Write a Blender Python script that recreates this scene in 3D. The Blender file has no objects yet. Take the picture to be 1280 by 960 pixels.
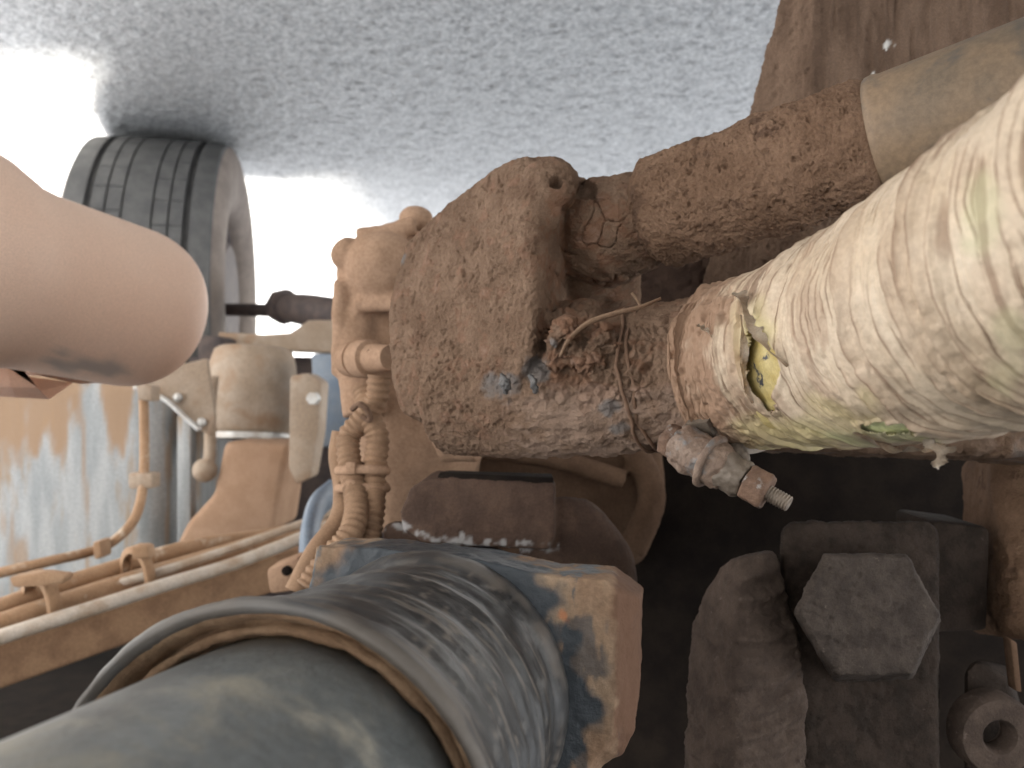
import bpy, bmesh, math, random
import numpy as np
from mathutils import Vector, Matrix

S = bpy.context.scene
C = S.collection
rnd = random.Random(7)
PI = math.pi

# ------------------------------------------------------------------ camera
F = 960.0            # focal length in pixels of a 1280 px wide picture
H = 0.75             # camera height above the ground
cam = bpy.data.cameras.new('camera')
cam.sensor_width = 36.0
cam.lens = 36.0 * F / 1280.0
cam.clip_start = 0.01
cam.clip_end = 500
cam.dof.use_dof = True
cam.dof.focus_distance = 0.35
cam.dof.aperture_fstop = 12
co = bpy.data.objects.new('camera', cam)
C.objects.link(co)
# the phone was held upside down: the ground is at the top of the picture
co.matrix_world = Matrix(((-1, 0, 0, 0), (0, 0, -1, 0), (0, -1, 0, H), (0, 0, 0, 1)))
S.camera = co

# ------------------------------------------------------------------ light
SUN_EL, SUN_AZ = math.radians(66), math.radians(60)   # azimuth from +Y towards +X
w = bpy.data.worlds.new('World')
S.world = w
w.use_nodes = True
nt = w.node_tree
sky = nt.nodes.new('ShaderNodeTexSky')
sky.sky_type = 'NISHITA'
sky.sun_disc = False
sky.sun_elevation = SUN_EL
sky.sun_rotation = SUN_AZ
sky.dust_density = 3.0
sky.air_density = 1.0
hs = nt.nodes.new('ShaderNodeHueSaturation')          # thin high cloud: paler than clear sky
hs.inputs['Saturation'].default_value = 0.22
nt.links.new(sky.outputs[0], hs.inputs['Color'])
nt.links.new(hs.outputs[0], nt.nodes['Background'].inputs[0])
nt.nodes['Background'].inputs[1].default_value = 0.12
sl = bpy.data.lights.new('sun', 'SUN')
sl.energy = 4.2
sl.angle = math.radians(18)
sl.color = (1.0, 0.95, 0.88)
so = bpy.data.objects.new('sun', sl)
C.objects.link(so)
sd = Vector((math.sin(SUN_AZ) * math.cos(SUN_EL), math.cos(SUN_AZ) * math.cos(SUN_EL), math.sin(SUN_EL)))
so.rotation_euler = sd.to_track_quat('Z', 'Y').to_euler()
so.location = (4, 4, 6)
S.view_settings.view_transform = 'Standard'
S.view_settings.look = 'None'
S.view_settings.gamma = 1.0
S.view_settings.exposure = 2.65
S.cycles.max_bounces = 10
S.cycles.diffuse_bounces = 6


# ------------------------------------------------------------------ helpers
def P(px, py, d):
    """world point seen at picture pixel (px, py) of 1280x960 at depth d metres"""
    return Vector((-(px - 640) / F * d, d, H + (py - 480) / F * d))


def PX(p):
    return np.stack([640 - p[:, 0] / p[:, 1] * F, 480 + (p[:, 2] - H) / p[:, 1] * F], 1)


def hash3(i, j, k, s):
    h = (i.astype(np.uint32) * np.uint32(374761393) + j.astype(np.uint32) * np.uint32(668265263)
         + k.astype(np.uint32) * np.uint32(2147483647) + np.uint32((s * 1274126177 + 97) & 0xffffffff))
    h = (h ^ (h >> np.uint32(13))) * np.uint32(1274126177)
    h = (h ^ (h >> np.uint32(16))) * np.uint32(2246822519)
    h = h ^ (h >> np.uint32(15))
    return (h & np.uint32(0xffffff)).astype(np.float64) / float(0xffffff)


def vnoise(p, s=0):
    """smooth value noise in -1..1"""
    p = p + 1000.0
    i = np.floor(p).astype(np.int64)
    f = p - i
    f = f * f * f * (f * (f * 6 - 15) + 10)
    r = 0
    for dx in (0, 1):
        wx = f[:, 0] if dx else 1 - f[:, 0]
        for dy in (0, 1):
            wy = f[:, 1] if dy else 1 - f[:, 1]
            for dz in (0, 1):
                wz = f[:, 2] if dz else 1 - f[:, 2]
                r = r + wx * wy * wz * hash3(i[:, 0] + dx, i[:, 1] + dy, i[:, 2] + dz, s)
    return r * 2 - 1


def fbm(p, o=4, s=0, g=0.5):
    r = 0
    a = 1.0
    for k in range(o):
        r = r + a * vnoise(p * (2.03 ** k), s + k * 11)
        a *= g
    return r


def worley(p, s=0):
    """distance to nearest and second nearest feature point"""
    p = p + 1000.0
    i = np.floor(p).astype(np.int64)
    f1 = np.full(len(p), 9.0)
    f2 = np.full(len(p), 9.0)
    for dx in (-1, 0, 1):
        for dy in (-1, 0, 1):
            for dz in (-1, 0, 1):
                a, b, c = i[:, 0] + dx, i[:, 1] + dy, i[:, 2] + dz
                q = np.stack([a + hash3(a, b, c, s), b + hash3(a, b, c, s + 1), c + hash3(a, b, c, s + 2)], 1)
                d = np.sqrt(((q - p) ** 2).sum(1))
                m = d < f1
                f2 = np.where(m, f1, np.minimum(f2, d))
                f1 = np.where(m, d, f1)
    return f1, f2


def sstep(a, b, x):
    t = np.clip((x - a) / (b - a), 0, 1)
    return t * t * (3 - 2 * t)


def link_mesh(name, me, m, parent=None, smooth=True):
    me.materials.clear()
    me.materials.append(M[m])
    n = len(me.vertices)
    cc = np.empty(n * 3)
    me.vertices.foreach_get('co', cc)
    cc = cc.reshape(-1, 3)
    lo, hi = cc.min(0), cc.max(0)
    o0 = np.array([(lo[0] + hi[0]) / 2, (lo[1] + hi[1]) / 2, lo[2]])
    me.vertices.foreach_set('co', (cc - o0).ravel())
    if smooth:
        me.polygons.foreach_set('use_smooth', np.ones(len(me.polygons), bool))
    me.update()
    me.name = name
    o = bpy.data.objects.new(name, me)
    C.objects.link(o)
    o.location = o0
    if parent:
        o.parent = parent
        pl = Vector(parent.location)
        if parent.parent:
            pl += parent.parent.location
        o.location = Vector(o0) - pl
    return o


def obj(name, bm, m, parent=None, smooth=True, sharp=None):
    me = bpy.data.meshes.new(name)
    bmesh.ops.recalc_face_normals(bm, faces=bm.faces)
    bm.to_mesh(me)
    bm.free()
    o = link_mesh(name, me, m, parent, smooth)
    if smooth and sharp:
        o.data.set_sharp_from_angle(angle=math.radians(sharp))
    return o


def tag(o, label, cat, group=None):
    o['label'] = label
    o['category'] = cat
    if group:
        o['group'] = group
    return o


def thing(name, label, cat, loc, group=None):
    o = bpy.data.objects.new(name, None)
    o.empty_display_size = 0.02
    C.objects.link(o)
    o.location = loc
    return tag(o, label, cat, group)


def catmull(pts, n):
    """resample control points (any dimension) to n points along a Catmull-Rom curve"""
    pts = np.array([list(p) for p in pts], float)
    q = np.vstack([2 * pts[0] - pts[1], pts, 2 * pts[-1] - pts[-2]])
    t = np.linspace(0, len(pts) - 1, n)
    i = np.minimum(t.astype(int), len(pts) - 2)
    f = (t - i)[:, None]
    a, b, c, d = q[i], q[i + 1], q[i + 2], q[i + 3]
    return 0.5 * (2 * b + (c - a) * f + (2 * a - 5 * b + 4 * c - d) * f ** 2 + (3 * b - a - 3 * c + d) * f ** 3)


def frames(p):
    t = np.gradient(p, axis=0)
    t /= np.linalg.norm(t, axis=1)[:, None]
    e = np.cross(t[0], [0.3, 0.2, 1.0])
    e /= np.linalg.norm(e)
    A = []
    for k in range(len(p)):
        e = e - t[k] * np.dot(e, t[k])
        e /= np.linalg.norm(e)
        A.append(e.copy())
    A = np.array(A)
    return t, A, np.cross(t, A)


def grid_faces(bm, V, closed_u=False, cap=True):
    n, m = len(V), len(V[0])
    for i in range(n - 1):
        for j in range(m if closed_u else m - 1):
            bm.faces.new((V[i][j], V[i][(j + 1) % m], V[i + 1][(j + 1) % m], V[i + 1][j]))
    if closed_u and cap:
        bm.faces.new(V[0][::-1])
        bm.faces.new(V[-1])


def tube(bm, pts, rad, n=16, res=None, rfun=None, flat=None):
    """round bar through pts; rad a number or one per control point; rfun(arc) scales radius"""
    res = res or max(2, (len(pts) - 1) * 10)
    if len(pts) == 2 and res == 10:
        res = 2
    rr = [rad] * len(pts) if not hasattr(rad, '__len__') else rad
    q = catmull([list(p) + [r] for p, r in zip(pts, rr)], res)
    p, r = q[:, :3], q[:, 3]
    arc = np.concatenate([[0], np.cumsum(np.linalg.norm(np.diff(p, axis=0), axis=1))])
    if rfun:
        r = r * np.array([rfun(s) for s in arc])
    t, A, B = frames(p)
    V = []
    for k in range(res):
        ring = []
        for j in range(n):
            a = 2 * PI * j / n
            ring.append(bm.verts.new(p[k] + r[k] * (math.cos(a) * A[k] + math.sin(a) * B[k] * (flat or 1))))
        V.append(ring)
    grid_faces(bm, V, True)
    return bm


def lathe(bm, p0, axis, prof, n=64, cap=True):
    ax = Vector(axis).normalized()
    u = ax.cross(Vector((0.2, 0.1, 1))).normalized()
    v = ax.cross(u)
    V = []
    for t, r in prof:
        V.append([bm.verts.new(Vector(p0) + ax * t + (u * math.cos(2 * PI * j / n) + v * math.sin(2 * PI * j / n)) * r)
                  for j in range(n)])
    grid_faces(bm, V, True, cap)
    return bm


def hull(bm, pts, bev=0.0, seg=3):
    b = bmesh.new()
    for p in pts:
        b.verts.new(p)
    r = bmesh.ops.convex_hull(b, input=b.verts)
    bmesh.ops.delete(b, geom=[v for v in b.verts if not v.link_faces], context='VERTS')
    bmesh.ops.dissolve_limit(b, angle_limit=0.05, verts=b.verts, edges=b.edges)
    bmesh.ops.recalc_face_normals(b, faces=b.faces)
    if bev:
        bmesh.ops.bevel(b, geom=b.edges[:], offset=bev, segments=seg, profile=0.5, affect='EDGES', clamp_overlap=True)
    merge(bm, b)
    return bm


def merge(bm, b):
    me = bpy.data.meshes.new('tmp')
    b.to_mesh(me)
    b.free()
    bm.from_mesh(me)
    bpy.data.meshes.remove(me)


def slab(bm, poly, d, th, bev=0.002, seg=2, d2=None):
    """polygon of picture points standing at depth d (or a depth per point), extruded th metres away from the camera"""
    b = bmesh.new()
    f, k = [], []
    for q in poly:
        p = P(q[0], q[1], q[2] if len(q) > 2 else d)
        f.append(b.verts.new(p))
        k.append(b.verts.new(p + Vector((0, th, 0))))
    b.faces.new(f)
    b.faces.new(k[::-1])
    n = len(f)
    for i in range(n):
        b.faces.new((f[i], k[i], k[(i + 1) % n], f[(i + 1) % n]))
    bmesh.ops.recalc_face_normals(b, faces=b.faces)
    if bev:
        bmesh.ops.bevel(b, geom=b.edges[:], offset=bev, segments=seg, profile=0.5, affect='EDGES', clamp_overlap=True)
    merge(bm, b)
    return bm


def ball(bm, c, r, sc=(1, 1, 1), seg=24):
    b = bmesh.new()
    bmesh.ops.create_uvsphere(b, u_segments=seg, v_segments=seg // 2, radius=r)
    for v in b.verts:
        v.co = Vector((v.co.x * sc[0], v.co.y * sc[1], v.co.z * sc[2])) + Vector(c)
    merge(bm, b)
    return bm


def hexa(bm, c, axis, R, h, rot=0.0, bev=0.0015, n=6):
    ax = Vector(axis).normalized()
    u = ax.cross(Vector((0.0, 0.3, 1))).normalized()
    v = ax.cross(u)
    b = bmesh.new()
    lo, hi = [], []
    for j in range(n):
        a = rot + 2 * PI * j / n
        e = u * math.cos(a) + v * math.sin(a)
        lo.append(b.verts.new(Vector(c) + e * R))
        hi.append(b.verts.new(Vector(c) + e * R + ax * h))
    b.faces.new(lo[::-1])
    b.faces.new(hi)
    for j in range(n):
        b.faces.new((lo[j], lo[(j + 1) % n], hi[(j + 1) % n], hi[j]))
    bmesh.ops.bevel(b, geom=b.edges[:], offset=bev, segments=2, profile=0.5, affect='EDGES')
    merge(bm, b)
    return bm


def remeshed(bm, voxel, smooth=4):
    """melt overlapping solids of one casting into one skin"""
    bmesh.ops.recalc_face_normals(bm, faces=bm.faces)
    me = bpy.data.meshes.new('tmp')
    bm.to_mesh(me)
    bm.free()
    o = bpy.data.objects.new('tmp', me)
    C.objects.link(o)
    r = o.modifiers.new('r', 'REMESH')
    r.mode = 'VOXEL'
    r.voxel_size = voxel
    if smooth:
        s = o.modifiers.new('s', 'SMOOTH')
        s.factor = 0.6
        s.iterations = smooth
    dg = bpy.context.evaluated_depsgraph_get()
    out = bpy.data.meshes.new_from_object(o.evaluated_get(dg))
    bpy.data.objects.remove(o)
    bpy.data.meshes.remove(me)
    return out


def getv(me):
    n = len(me.vertices)
    v = np.empty(n * 3)
    me.vertices.foreach_get('co', v)
    nn = np.empty(n * 3)
    me.vertex_normals.foreach_get('vector', nn)
    return v.reshape(-1, 3), nn.reshape(-1, 3)


def setv(me, v):
    me.vertices.foreach_set('co', v.ravel())
    me.update()


def attr(me, name, val):
    a = me.attributes.new(name, 'FLOAT', 'POINT')
    a.data.foreach_set('value', np.asarray(val, np.float32))


def crumbs(v, amp=0.0012, sc=260, pit=0.0016, s=3):
    """caked dry mud: lumpy, granular, with small pits and missing crumbs"""
    d = amp * 0.6 * fbm(v * sc * 0.28, 3, s) + amp * 0.55 * fbm(v * sc, 3, s + 5, 0.6)
    f1, f2 = worley(v * sc * 0.72 + 0.35 * np.stack([vnoise(v * sc, s + 60)] * 3, 1), s + 9)
    rnd_cell = vnoise(v * sc * 0.35, s + 70)
    d -= pit * sstep(0.46, 0.22, f1) * sstep(0.0, 0.45, rnd_cell)
    return d


# ------------------------------------------------------------------ materials
M = {}


def mat(name, c1, c2, scale=40.0, rough=0.85, metal=0.0, bump=(300, 0.0006), c3=None, s3=(15, 0.55, 0.68), stretch=(1, 1, 1),
        rough3=None, metal3=None, attrs=(), spec=0.35, fine=None, bump2=None):
    m = bpy.data.materials.new(name)
    m.use_nodes = True
    t = m.node_tree
    N, L = t.nodes, t.links
    b = N['Principled BSDF']
    b.inputs['Specular IOR Level'].default_value = spec
    tc = N.new('ShaderNodeTexCoord')
    mp = N.new('ShaderNodeMapping')
    mp.inputs['Scale'].default_value = stretch
    L.new(tc.outputs['Object'], mp.inputs[0])

    def noise(sc, det=6.0, ro=0.6, dist=0.0, src=None):
        n = N.new('ShaderNodeTexNoise')
        n.inputs['Scale'].default_value = sc
        n.inputs['Detail'].default_value = det
        n.inputs['Roughness'].default_value = ro
        n.inputs['Distortion'].default_value = dist
        L.new((src or mp).outputs[0] if src is None else tc.outputs['Object'], n.inputs['Vector'])
        return n

    def ramp(fac, a, bb):
        r = N.new('ShaderNodeMapRange')
        r.inputs[1].default_value = a
        r.inputs[2].default_value = bb
        r.interpolation_type = 'SMOOTHSTEP'
        L.new(fac, r.inputs[0])
        return r.outputs[0]

    def mix(fac, x, y):
        k = N.new('ShaderNodeMix')
        k.data_type = 'RGBA'
        L.new(fac, k.inputs[0])
        for val, sock in ((x, k.inputs[6]), (y, k.inputs[7])):
            if isinstance(val, tuple):
                sock.default_value = (*val, 1)
            else:
                L.new(val, sock)
        return k.outputs[2]

    def fmix(fac, x, y):
        k = N.new('ShaderNodeMix')
        L.new(fac, k.inputs[0])
        for val, sock in ((x, k.inputs[2]), (y, k.inputs[3])):
            if isinstance(val, (float, int)):
                sock.default_value = val
            else:
                L.new(val, sock)
        return k.outputs[0]

    col = mix(ramp(noise(scale).outputs[0], 0.35, 0.65), c1, c2)
    # fine grain of the dust
    fs = fine or scale * 14
    g = ramp(noise(fs, 3, 0.7, src=True).outputs[0], 0.3, 0.7)
    col = mix(g, mix_dark(N, L, col, 0.78), col)
    ro, me_ = rough, metal
    if c3 is not None:
        f3 = ramp(noise(s3[0], 8, 0.65, 0.3).outputs[0], s3[1], s3[2])
        col = mix(f3, col, c3)
        if rough3 is not None:
            ro = fmix(f3, rough, rough3)
        if metal3 is not None:
            me_ = fmix(f3, metal, metal3)
    for an, ac, ar in attrs:
        a = N.new('ShaderNodeAttribute')
        a.attribute_name = an
        col = mix(a.outputs['Fac'], col, ac)
        if ar is not None:
            ro = fmix(a.outputs['Fac'], ro, ar)
    L.new(col, b.inputs['Base Color'])
    for val, nm in ((ro, 'Roughness'), (me_, 'Metallic')):
        if isinstance(val, (float, int)):
            b.inputs[nm].default_value = val
        else:
            L.new(val, b.inputs[nm])
    if bump:
        bp = N.new('ShaderNodeBump')
        bp.inputs['Strength'].default_value = 1.0
        bp.inputs['Distance'].default_value = bump[1]
        L.new(noise(bump[0], 6, 0.65, src=True).outputs[0], bp.inputs['Height'])
        if bump2:
            b2 = N.new('ShaderNodeBump')
            b2.inputs['Distance'].default_value = bump2[1]
            L.new(noise(bump2[0], 4, 0.5, 0.4).outputs[0], b2.inputs['Height'])
            L.new(bp.outputs[0], b2.inputs['Normal'])
            bp = b2
        L.new(bp.outputs[0], b.inputs['Normal'])
    M[name] = m
    return m


def mix_dark(N, L, col, f):
    k = N.new('ShaderNodeMix')
    k.data_type = 'RGBA'
    k.blend_type = 'MULTIPLY'
    k.inputs[0].default_value = 1.0
    L.new(col, k.inputs[6])
    k.inputs[7].default_value = (f, f, f, 1)
    return k.outputs[2]


mat('mud', (0.182, 0.115, 0.077), (0.25, 0.163, 0.112), 45, 0.95, c3=(0.135, 0.080, 0.053), s3=(26, 0.54, 0.72), bump=(900, 0.0017), spec=0.12,
    attrs=(('red', (0.19, 0.088, 0.05), 0.9), ('pale', (0.33, 0.235, 0.18), 0.9), ('grey', (0.165, 0.155, 0.15), 0.5)))
mat('mud_rod', (0.19, 0.114, 0.073), (0.255, 0.158, 0.104), 40, 0.95, bump=(800, 0.0020), spec=0.12,
    c3=(0.13, 0.078, 0.052), s3=(60, 0.55, 0.62))
mat('mud_bracket', (0.115, 0.073, 0.050), (0.18, 0.118, 0.082), 60, 0.92, bump=(500, 0.0012), stretch=(1.0, 1.0, 0.25), spec=0.15,
    attrs=(('white', (0.62, 0.60, 0.56), 0.8),))
mat('rod_steel', (0.235, 0.160, 0.100), (0.165, 0.122, 0.084), 26, 0.6, bump=(200, 0.0004), c3=(0.095, 0.082, 0.07), s3=(34, 0.50, 0.68),
    spec=0.4)
mat('tan_dust', (0.37, 0.235, 0.155), (0.43, 0.28, 0.19), 25, 0.95, bump=(250, 0.0006), spec=0.1)
mat('tan_dark', (0.24, 0.145, 0.09), (0.33, 0.205, 0.125), 25, 0.95, bump=(250, 0.0008), spec=0.1)
mat('brown_rubber', (0.066, 0.041, 0.031), (0.095, 0.059, 0.043), 50, 0.9, bump=(500, 0.0006), spec=0.2,
    attrs=(('white', (0.30, 0.29, 0.285), 0.9),))
mat('dark_iron', (0.027, 0.020, 0.016), (0.047, 0.034, 0.027), 70, 0.9, bump=(450, 0.0012), spec=0.15,
    c3=(0.08, 0.06, 0.05), s3=(220, 0.66, 0.74))
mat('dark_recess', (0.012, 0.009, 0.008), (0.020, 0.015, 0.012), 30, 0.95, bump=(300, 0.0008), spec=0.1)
mat('black_paint', (0.022, 0.022, 0.0225), (0.038, 0.038, 0.039), 25, 0.46, bump=(220, 0.0003), attrs=(('dust', (0.24, 0.20, 0.165), 0.8), ('painted_sheen', (0.13, 0.14, 0.15), 0.45)), c3=(0.12, 0.115, 0.11),
    s3=(34, 0.55, 0.74), stretch=(1.0, 1.0, 2.2), rough3=0.8, spec=0.5)
mat('tube_paint', (0.085, 0.095, 0.098), (0.15, 0.162, 0.162), 20, 0.36, bump=(260, 0.0005), c3=(0.26, 0.24, 0.195),
    s3=(26, 0.48, 0.70), rough3=0.7, spec=0.65)
mat('yoke_dust', (0.33, 0.235, 0.16), (0.24, 0.15, 0.095), 30, 0.85, bump=(350, 0.0006), c3=(0.055, 0.065, 0.075), s3=(38, 0.52, 0.60),
    stretch=(1.0, 1.0, 0.45), rough3=0.45, spec=0.3, attrs=(('rust', (0.42, 0.19, 0.10), 0.9), ('edge', (0.115, 0.06, 0.038), 0.9), ('paint', (0.045, 0.052, 0.06), 0.42)))
mat('rim_mud', (0.19, 0.115, 0.068), (0.26, 0.17, 0.105), 60, 0.9, bump=(300, 0.001), spec=0.2)
mat('pink_dust', (0.73, 0.53, 0.415), (0.71, 0.50, 0.385), 9, 0.55, bump=(120, 0.0001), spec=0.3, fine=900,
    attrs=(('scuff', (0.30, 0.27, 0.25), 0.6),), c3=(0.30, 0.17, 0.11), s3=(55, 0.70, 0.74))
mat('bush_brown', (0.075, 0.048, 0.033), (0.10, 0.066, 0.046), 60, 0.9, bump=(300, 0.0008), spec=0.15)
mat('forged_brown', (0.062, 0.044, 0.035), (0.100, 0.072, 0.057), 70, 0.85, bump=(450, 0.0014), spec=0.2, c3=(0.13, 0.10, 0.085), s3=(160, 0.62, 0.72))
mat('shade_and_tab_brown', (0.115, 0.070, 0.046), (0.15, 0.093, 0.061), 25, 0.95, bump=(250, 0.0008), spec=0.1)  # shaded casing tone put into the colour; the steel tab shares it
mat('conduit', (0.27, 0.168, 0.105), (0.34, 0.215, 0.135), 60, 0.8, bump=(300, 0.0005), spec=0.2)
mat('bolt_dust', (0.050, 0.039, 0.033), (0.080, 0.063, 0.053), 80, 0.85, bump=(500, 0.0012), spec=0.2, c3=(0.12, 0.095, 0.08), s3=(200, 0.64, 0.72))
mat('panel_alu', (0.27, 0.285, 0.29), (0.38, 0.385, 0.385), 14, 0.55, 0.2, bump=(90, 0.0004), c3=(0.30, 0.22, 0.15), s3=(9, 0.52, 0.66),
    stretch=(2.2, 2.2, 0.35), rough3=0.95, metal3=0.0, attrs=(('dirt', (0.34, 0.215, 0.125), 0.95),))
mat('blue_grey', (0.18, 0.23, 0.30), (0.24, 0.28, 0.33), 20, 0.5, bump=(90, 0.0002))
mat('grey_dust', (0.33, 0.245, 0.175), (0.41, 0.325, 0.25), 14, 0.7, bump=(120, 0.0004), c3=(0.30, 0.20, 0.13), s3=(12, 0.5, 0.65))
mat('bright_metal', (0.62, 0.62, 0.60), (0.50, 0.46, 0.42), 30, 0.4, 0.4, bump=(120, 0.0002))
mat('hose_tan', (0.40, 0.255, 0.155), (0.33, 0.20, 0.115), 30, 0.8, bump=(150, 0.0004), c3=(0.50, 0.40, 0.31), s3=(20, 0.55, 0.66))
mat('hose_pale', (0.56, 0.49, 0.42), (0.42, 0.31, 0.22), 25, 0.5, bump=(150, 0.0003), spec=0.5)
mat('dark_metal', (0.07, 0.055, 0.055), (0.12, 0.09, 0.08), 30, 0.7, bump=(120, 0.0004))
mat('tyre_tread', (0.11, 0.109, 0.109), (0.145, 0.143, 0.140), 20, 0.85, bump=(150, 0.0004), spec=0.25)
mat('tyre_wall', (0.22, 0.18, 0.155), (0.30, 0.25, 0.215), 12, 0.85, bump=(120, 0.0003), spec=0.25)
mat('wrap', (0.52, 0.405, 0.285), (0.61, 0.50, 0.375), 28, 0.48, bump=(320, 0.0005), bump2=(60, 0.0015), spec=0.45,
    attrs=(('dirt', (0.14, 0.078, 0.044), 0.85), ('mudmix', (0.25, 0.155, 0.10), 0.9), ('yellow', (0.56, 0.49, 0.22), 0.45),
           ('green', (0.40, 0.40, 0.22), 0.5)))
mat('lining', (0.40, 0.29, 0.085), (0.50, 0.40, 0.18), 60, 0.45, bump=(200, 0.0005), c3=(0.05, 0.05, 0.06), s3=(90, 0.60, 0.64))
mat('lining_green', (0.68, 0.70, 0.36), (0.76, 0.78, 0.48), 60, 0.5, bump=(200, 0.0005))
mat('torn_film', (0.70, 0.60, 0.48), (0.52, 0.39, 0.28), 120, 0.5, bump=(400, 0.0006))
mat('straw', (0.25, 0.16, 0.10), (0.19, 0.115, 0.072), 200, 0.8, bump=(900, 0.0003))
mat('wire_rust', (0.13, 0.075, 0.048), (0.20, 0.12, 0.078), 200, 0.9, bump=(900, 0.0004))
mat('clamp_steel', (0.27, 0.195, 0.15), (0.185, 0.125, 0.092), 90, 0.6, 0.0, bump=(500, 0.0008), c3=(0.19, 0.18, 0.175), s3=(70, 0.53, 0.62),
    rough3=0.4, metal3=0.5, spec=0.4)
mat('clamp_rust', (0.18, 0.108, 0.072), (0.13, 0.078, 0.054), 120, 0.75, bump=(500, 0.0006), c3=(0.26, 0.24, 0.225), s3=(120, 0.56, 0.64),
    rough3=0.45)
mat('band_steel', (0.21, 0.17, 0.135), (0.15, 0.12, 0.095), 60, 0.5, 0.2, bump=(300, 0.0003))
mat('scuff_metal', (0.10, 0.095, 0.092), (0.15, 0.14, 0.135), 120, 0.4, 0.3, bump=(500, 0.0006))
mat('asphalt', (0.30, 0.303, 0.302), (0.62, 0.62, 0.605), 110, 0.42, bump=(330, 0.004), bump2=(150, 0.0060), spec=0.6, fine=330)

# ------------------------------------------------------------------ setting: ground


def spread(a, b, step, far, grow=1.25):
    x = list(np.arange(a, b + step / 2, step))
    s = step
    while x[-1] < far:
        s *= grow
        x.append(x[-1] + s)
    s = step
    while x[0] > -far:
        s *= grow
        x.insert(0, x[0] - s)
    return np.array(x)


xs = spread(-1.3, 1.7, 0.0075, 120)
ys = spread(1.2, 3.6, 0.0075, 120)
gx, gy = np.meshgrid(xs, ys)
gv = np.stack([gx.ravel(), gy.ravel(), np.zeros(gx.size)], 1)
near = np.exp(-np.maximum(0, np.hypot(gv[:, 0] - 0.2, gv[:, 1] - 2.2) - 1.8) * 1.2)
q = gv * np.array([1, 1, 0])
f1, f2 = worley(q * 85, 4)
gv[:, 2] = near * (0.0024 * fbm(q * 45, 3, 21) + 0.0034 * (0.5 - f1)) - 0.003
me = bpy.data.meshes.new('ground')
nx, ny = len(xs), len(ys)
ii = np.arange(nx * ny).reshape(ny, nx)
fc = np.stack([ii[:-1, :-1], ii[:-1, 1:], ii[1:, 1:], ii[1:, :-1]], -1).reshape(-1, 4)
me.from_pydata([], [], [])
me.vertices.add(len(gv))
me.vertices.foreach_set('co', gv.ravel())
me.loops.add(len(fc) * 4)
me.loops.foreach_set('vertex_index', fc.ravel())
me.polygons.add(len(fc))
me.polygons.foreach_set('loop_start', np.arange(len(fc)) * 4)
me.update(calc_edges=True)
me.validate()
g = link_mesh('ground', me, 'asphalt')
g['kind'] = 'structure'

# truck floor high above, which keeps the daylight off the parts
bm = bmesh.new()
hull(bm, [(x, y, z) for x in (-1.25, 1.30) for y in (-5.0, 4.3) for z in (1.32, 1.55)], 0.02)
fl = obj('truck_floor', bm, 'dark_recess')
tag(fl, 'dark underside of the truck body above all the running gear', 'truck body')

# ------------------------------------------------------------------ wheel on the far axle
st = math.radians(12.5)
wax = Vector((math.cos(st), -math.sin(st), 0))           # towards the outside of the truck
wf = Vector((math.sin(st), math.cos(st), 0))
wc = Vector((1.063, 2.42, 0.5))
WS = 1.22                                                # wide single tyre
wheel = thing('wheel', 'grey dusty truck wheel with grooved tread standing on the ground', 'wheel', (wc.x, wc.y, 0))


def ring_mesh(samples, angles, rf):
    bm = bmesh.new()
    V = []
    for a in angles:
        V.append([bm.verts.new(wc + wax * s * WS + (wf * math.cos(a) + Vector((0, 0, 1)) * math.sin(a)) * rf(s, a)) for s in samples])
    n, m = len(V), len(samples)
    for i in range(n):
        for j in range(m - 1):
            bm.faces.new((V[i][j], V[i][j + 1], V[(i + 1) % n][j + 1], V[(i + 1) % n][j]))
    return bm


NB = 40
ang = []
for k in range(NB):
    a0 = 2 * PI * k / NB
    for o in (0, .004, .008, .012, .05, .0785, .0825, .0865, .0905, .12):
        ang.append(a0 + o)
grv = [(-.098, .0065, .017), (.098, .0065, .017), (-.063, .0016, .007), (.063, .0016, .007), (-.030, .0016, .007), (.030, .0016, .007)]
sam = {-.150, -.146, .146, .150, -.12, .12, 0.0, -.08, .08, -.045, .045}
for c, hw, dp in grv:
    sam |= {c - hw - .001, c - hw, c + hw, c + hw + .001}
sam = sorted(sam)


def tread_r(s, a):
    r = 0.5 - 0.006 * (abs(s) / .15) ** 4 - (0.008 if abs(s) > .148 else 0)
    for c, hw, dp in grv:
        if abs(s - c) <= hw + 1e-6:
            return r - dp
    if .030 < abs(s) < .0915:
        x = a % (2 * PI / NB)
        o = 0.0 if s < 0 else .0785
        if o + .003 < x < o + .010:
            r -= 0.0045
    return r


obj('tread', ring_mesh(sam, ang, tread_r), 'tyre_tread', wheel, smooth=False)
wall = [(-.150, .4865), (-.158, .47), (-.166, .43), (-.168, .39), (-.160, .34), (-.148, .31), (-.135, .295), (-.12, .288), (-.10, .283)]
for sg, nm in ((1, 'inner'), (-1, 'outer')):
    pr = [(s * sg * WS, r) for s, r in wall]
    bm = bmesh.new()
    lathe(bm, wc, wax, pr, 96, cap=False)
    obj('sidewall', bm, 'tyre_wall', wheel)
bm = bmesh.new()
lathe(bm, wc, wax, [(-.148, .290), (-.140, .275), (-.06, .265), (.0, .262), (.02, .20), (.02, .10), (.06, .09), (.06, .01)], 64, cap=False)
obj('rim', bm, 'dark_metal', wheel)
bm = bmesh.new()
lathe(bm, wc, wax, [(-.17, .02), (-.17, .19), (-.155, .205), (.0, .205), (.0, .02)], 64)
obj('brake_drum', bm, 'dark_metal', wheel, sharp=40)

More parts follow.
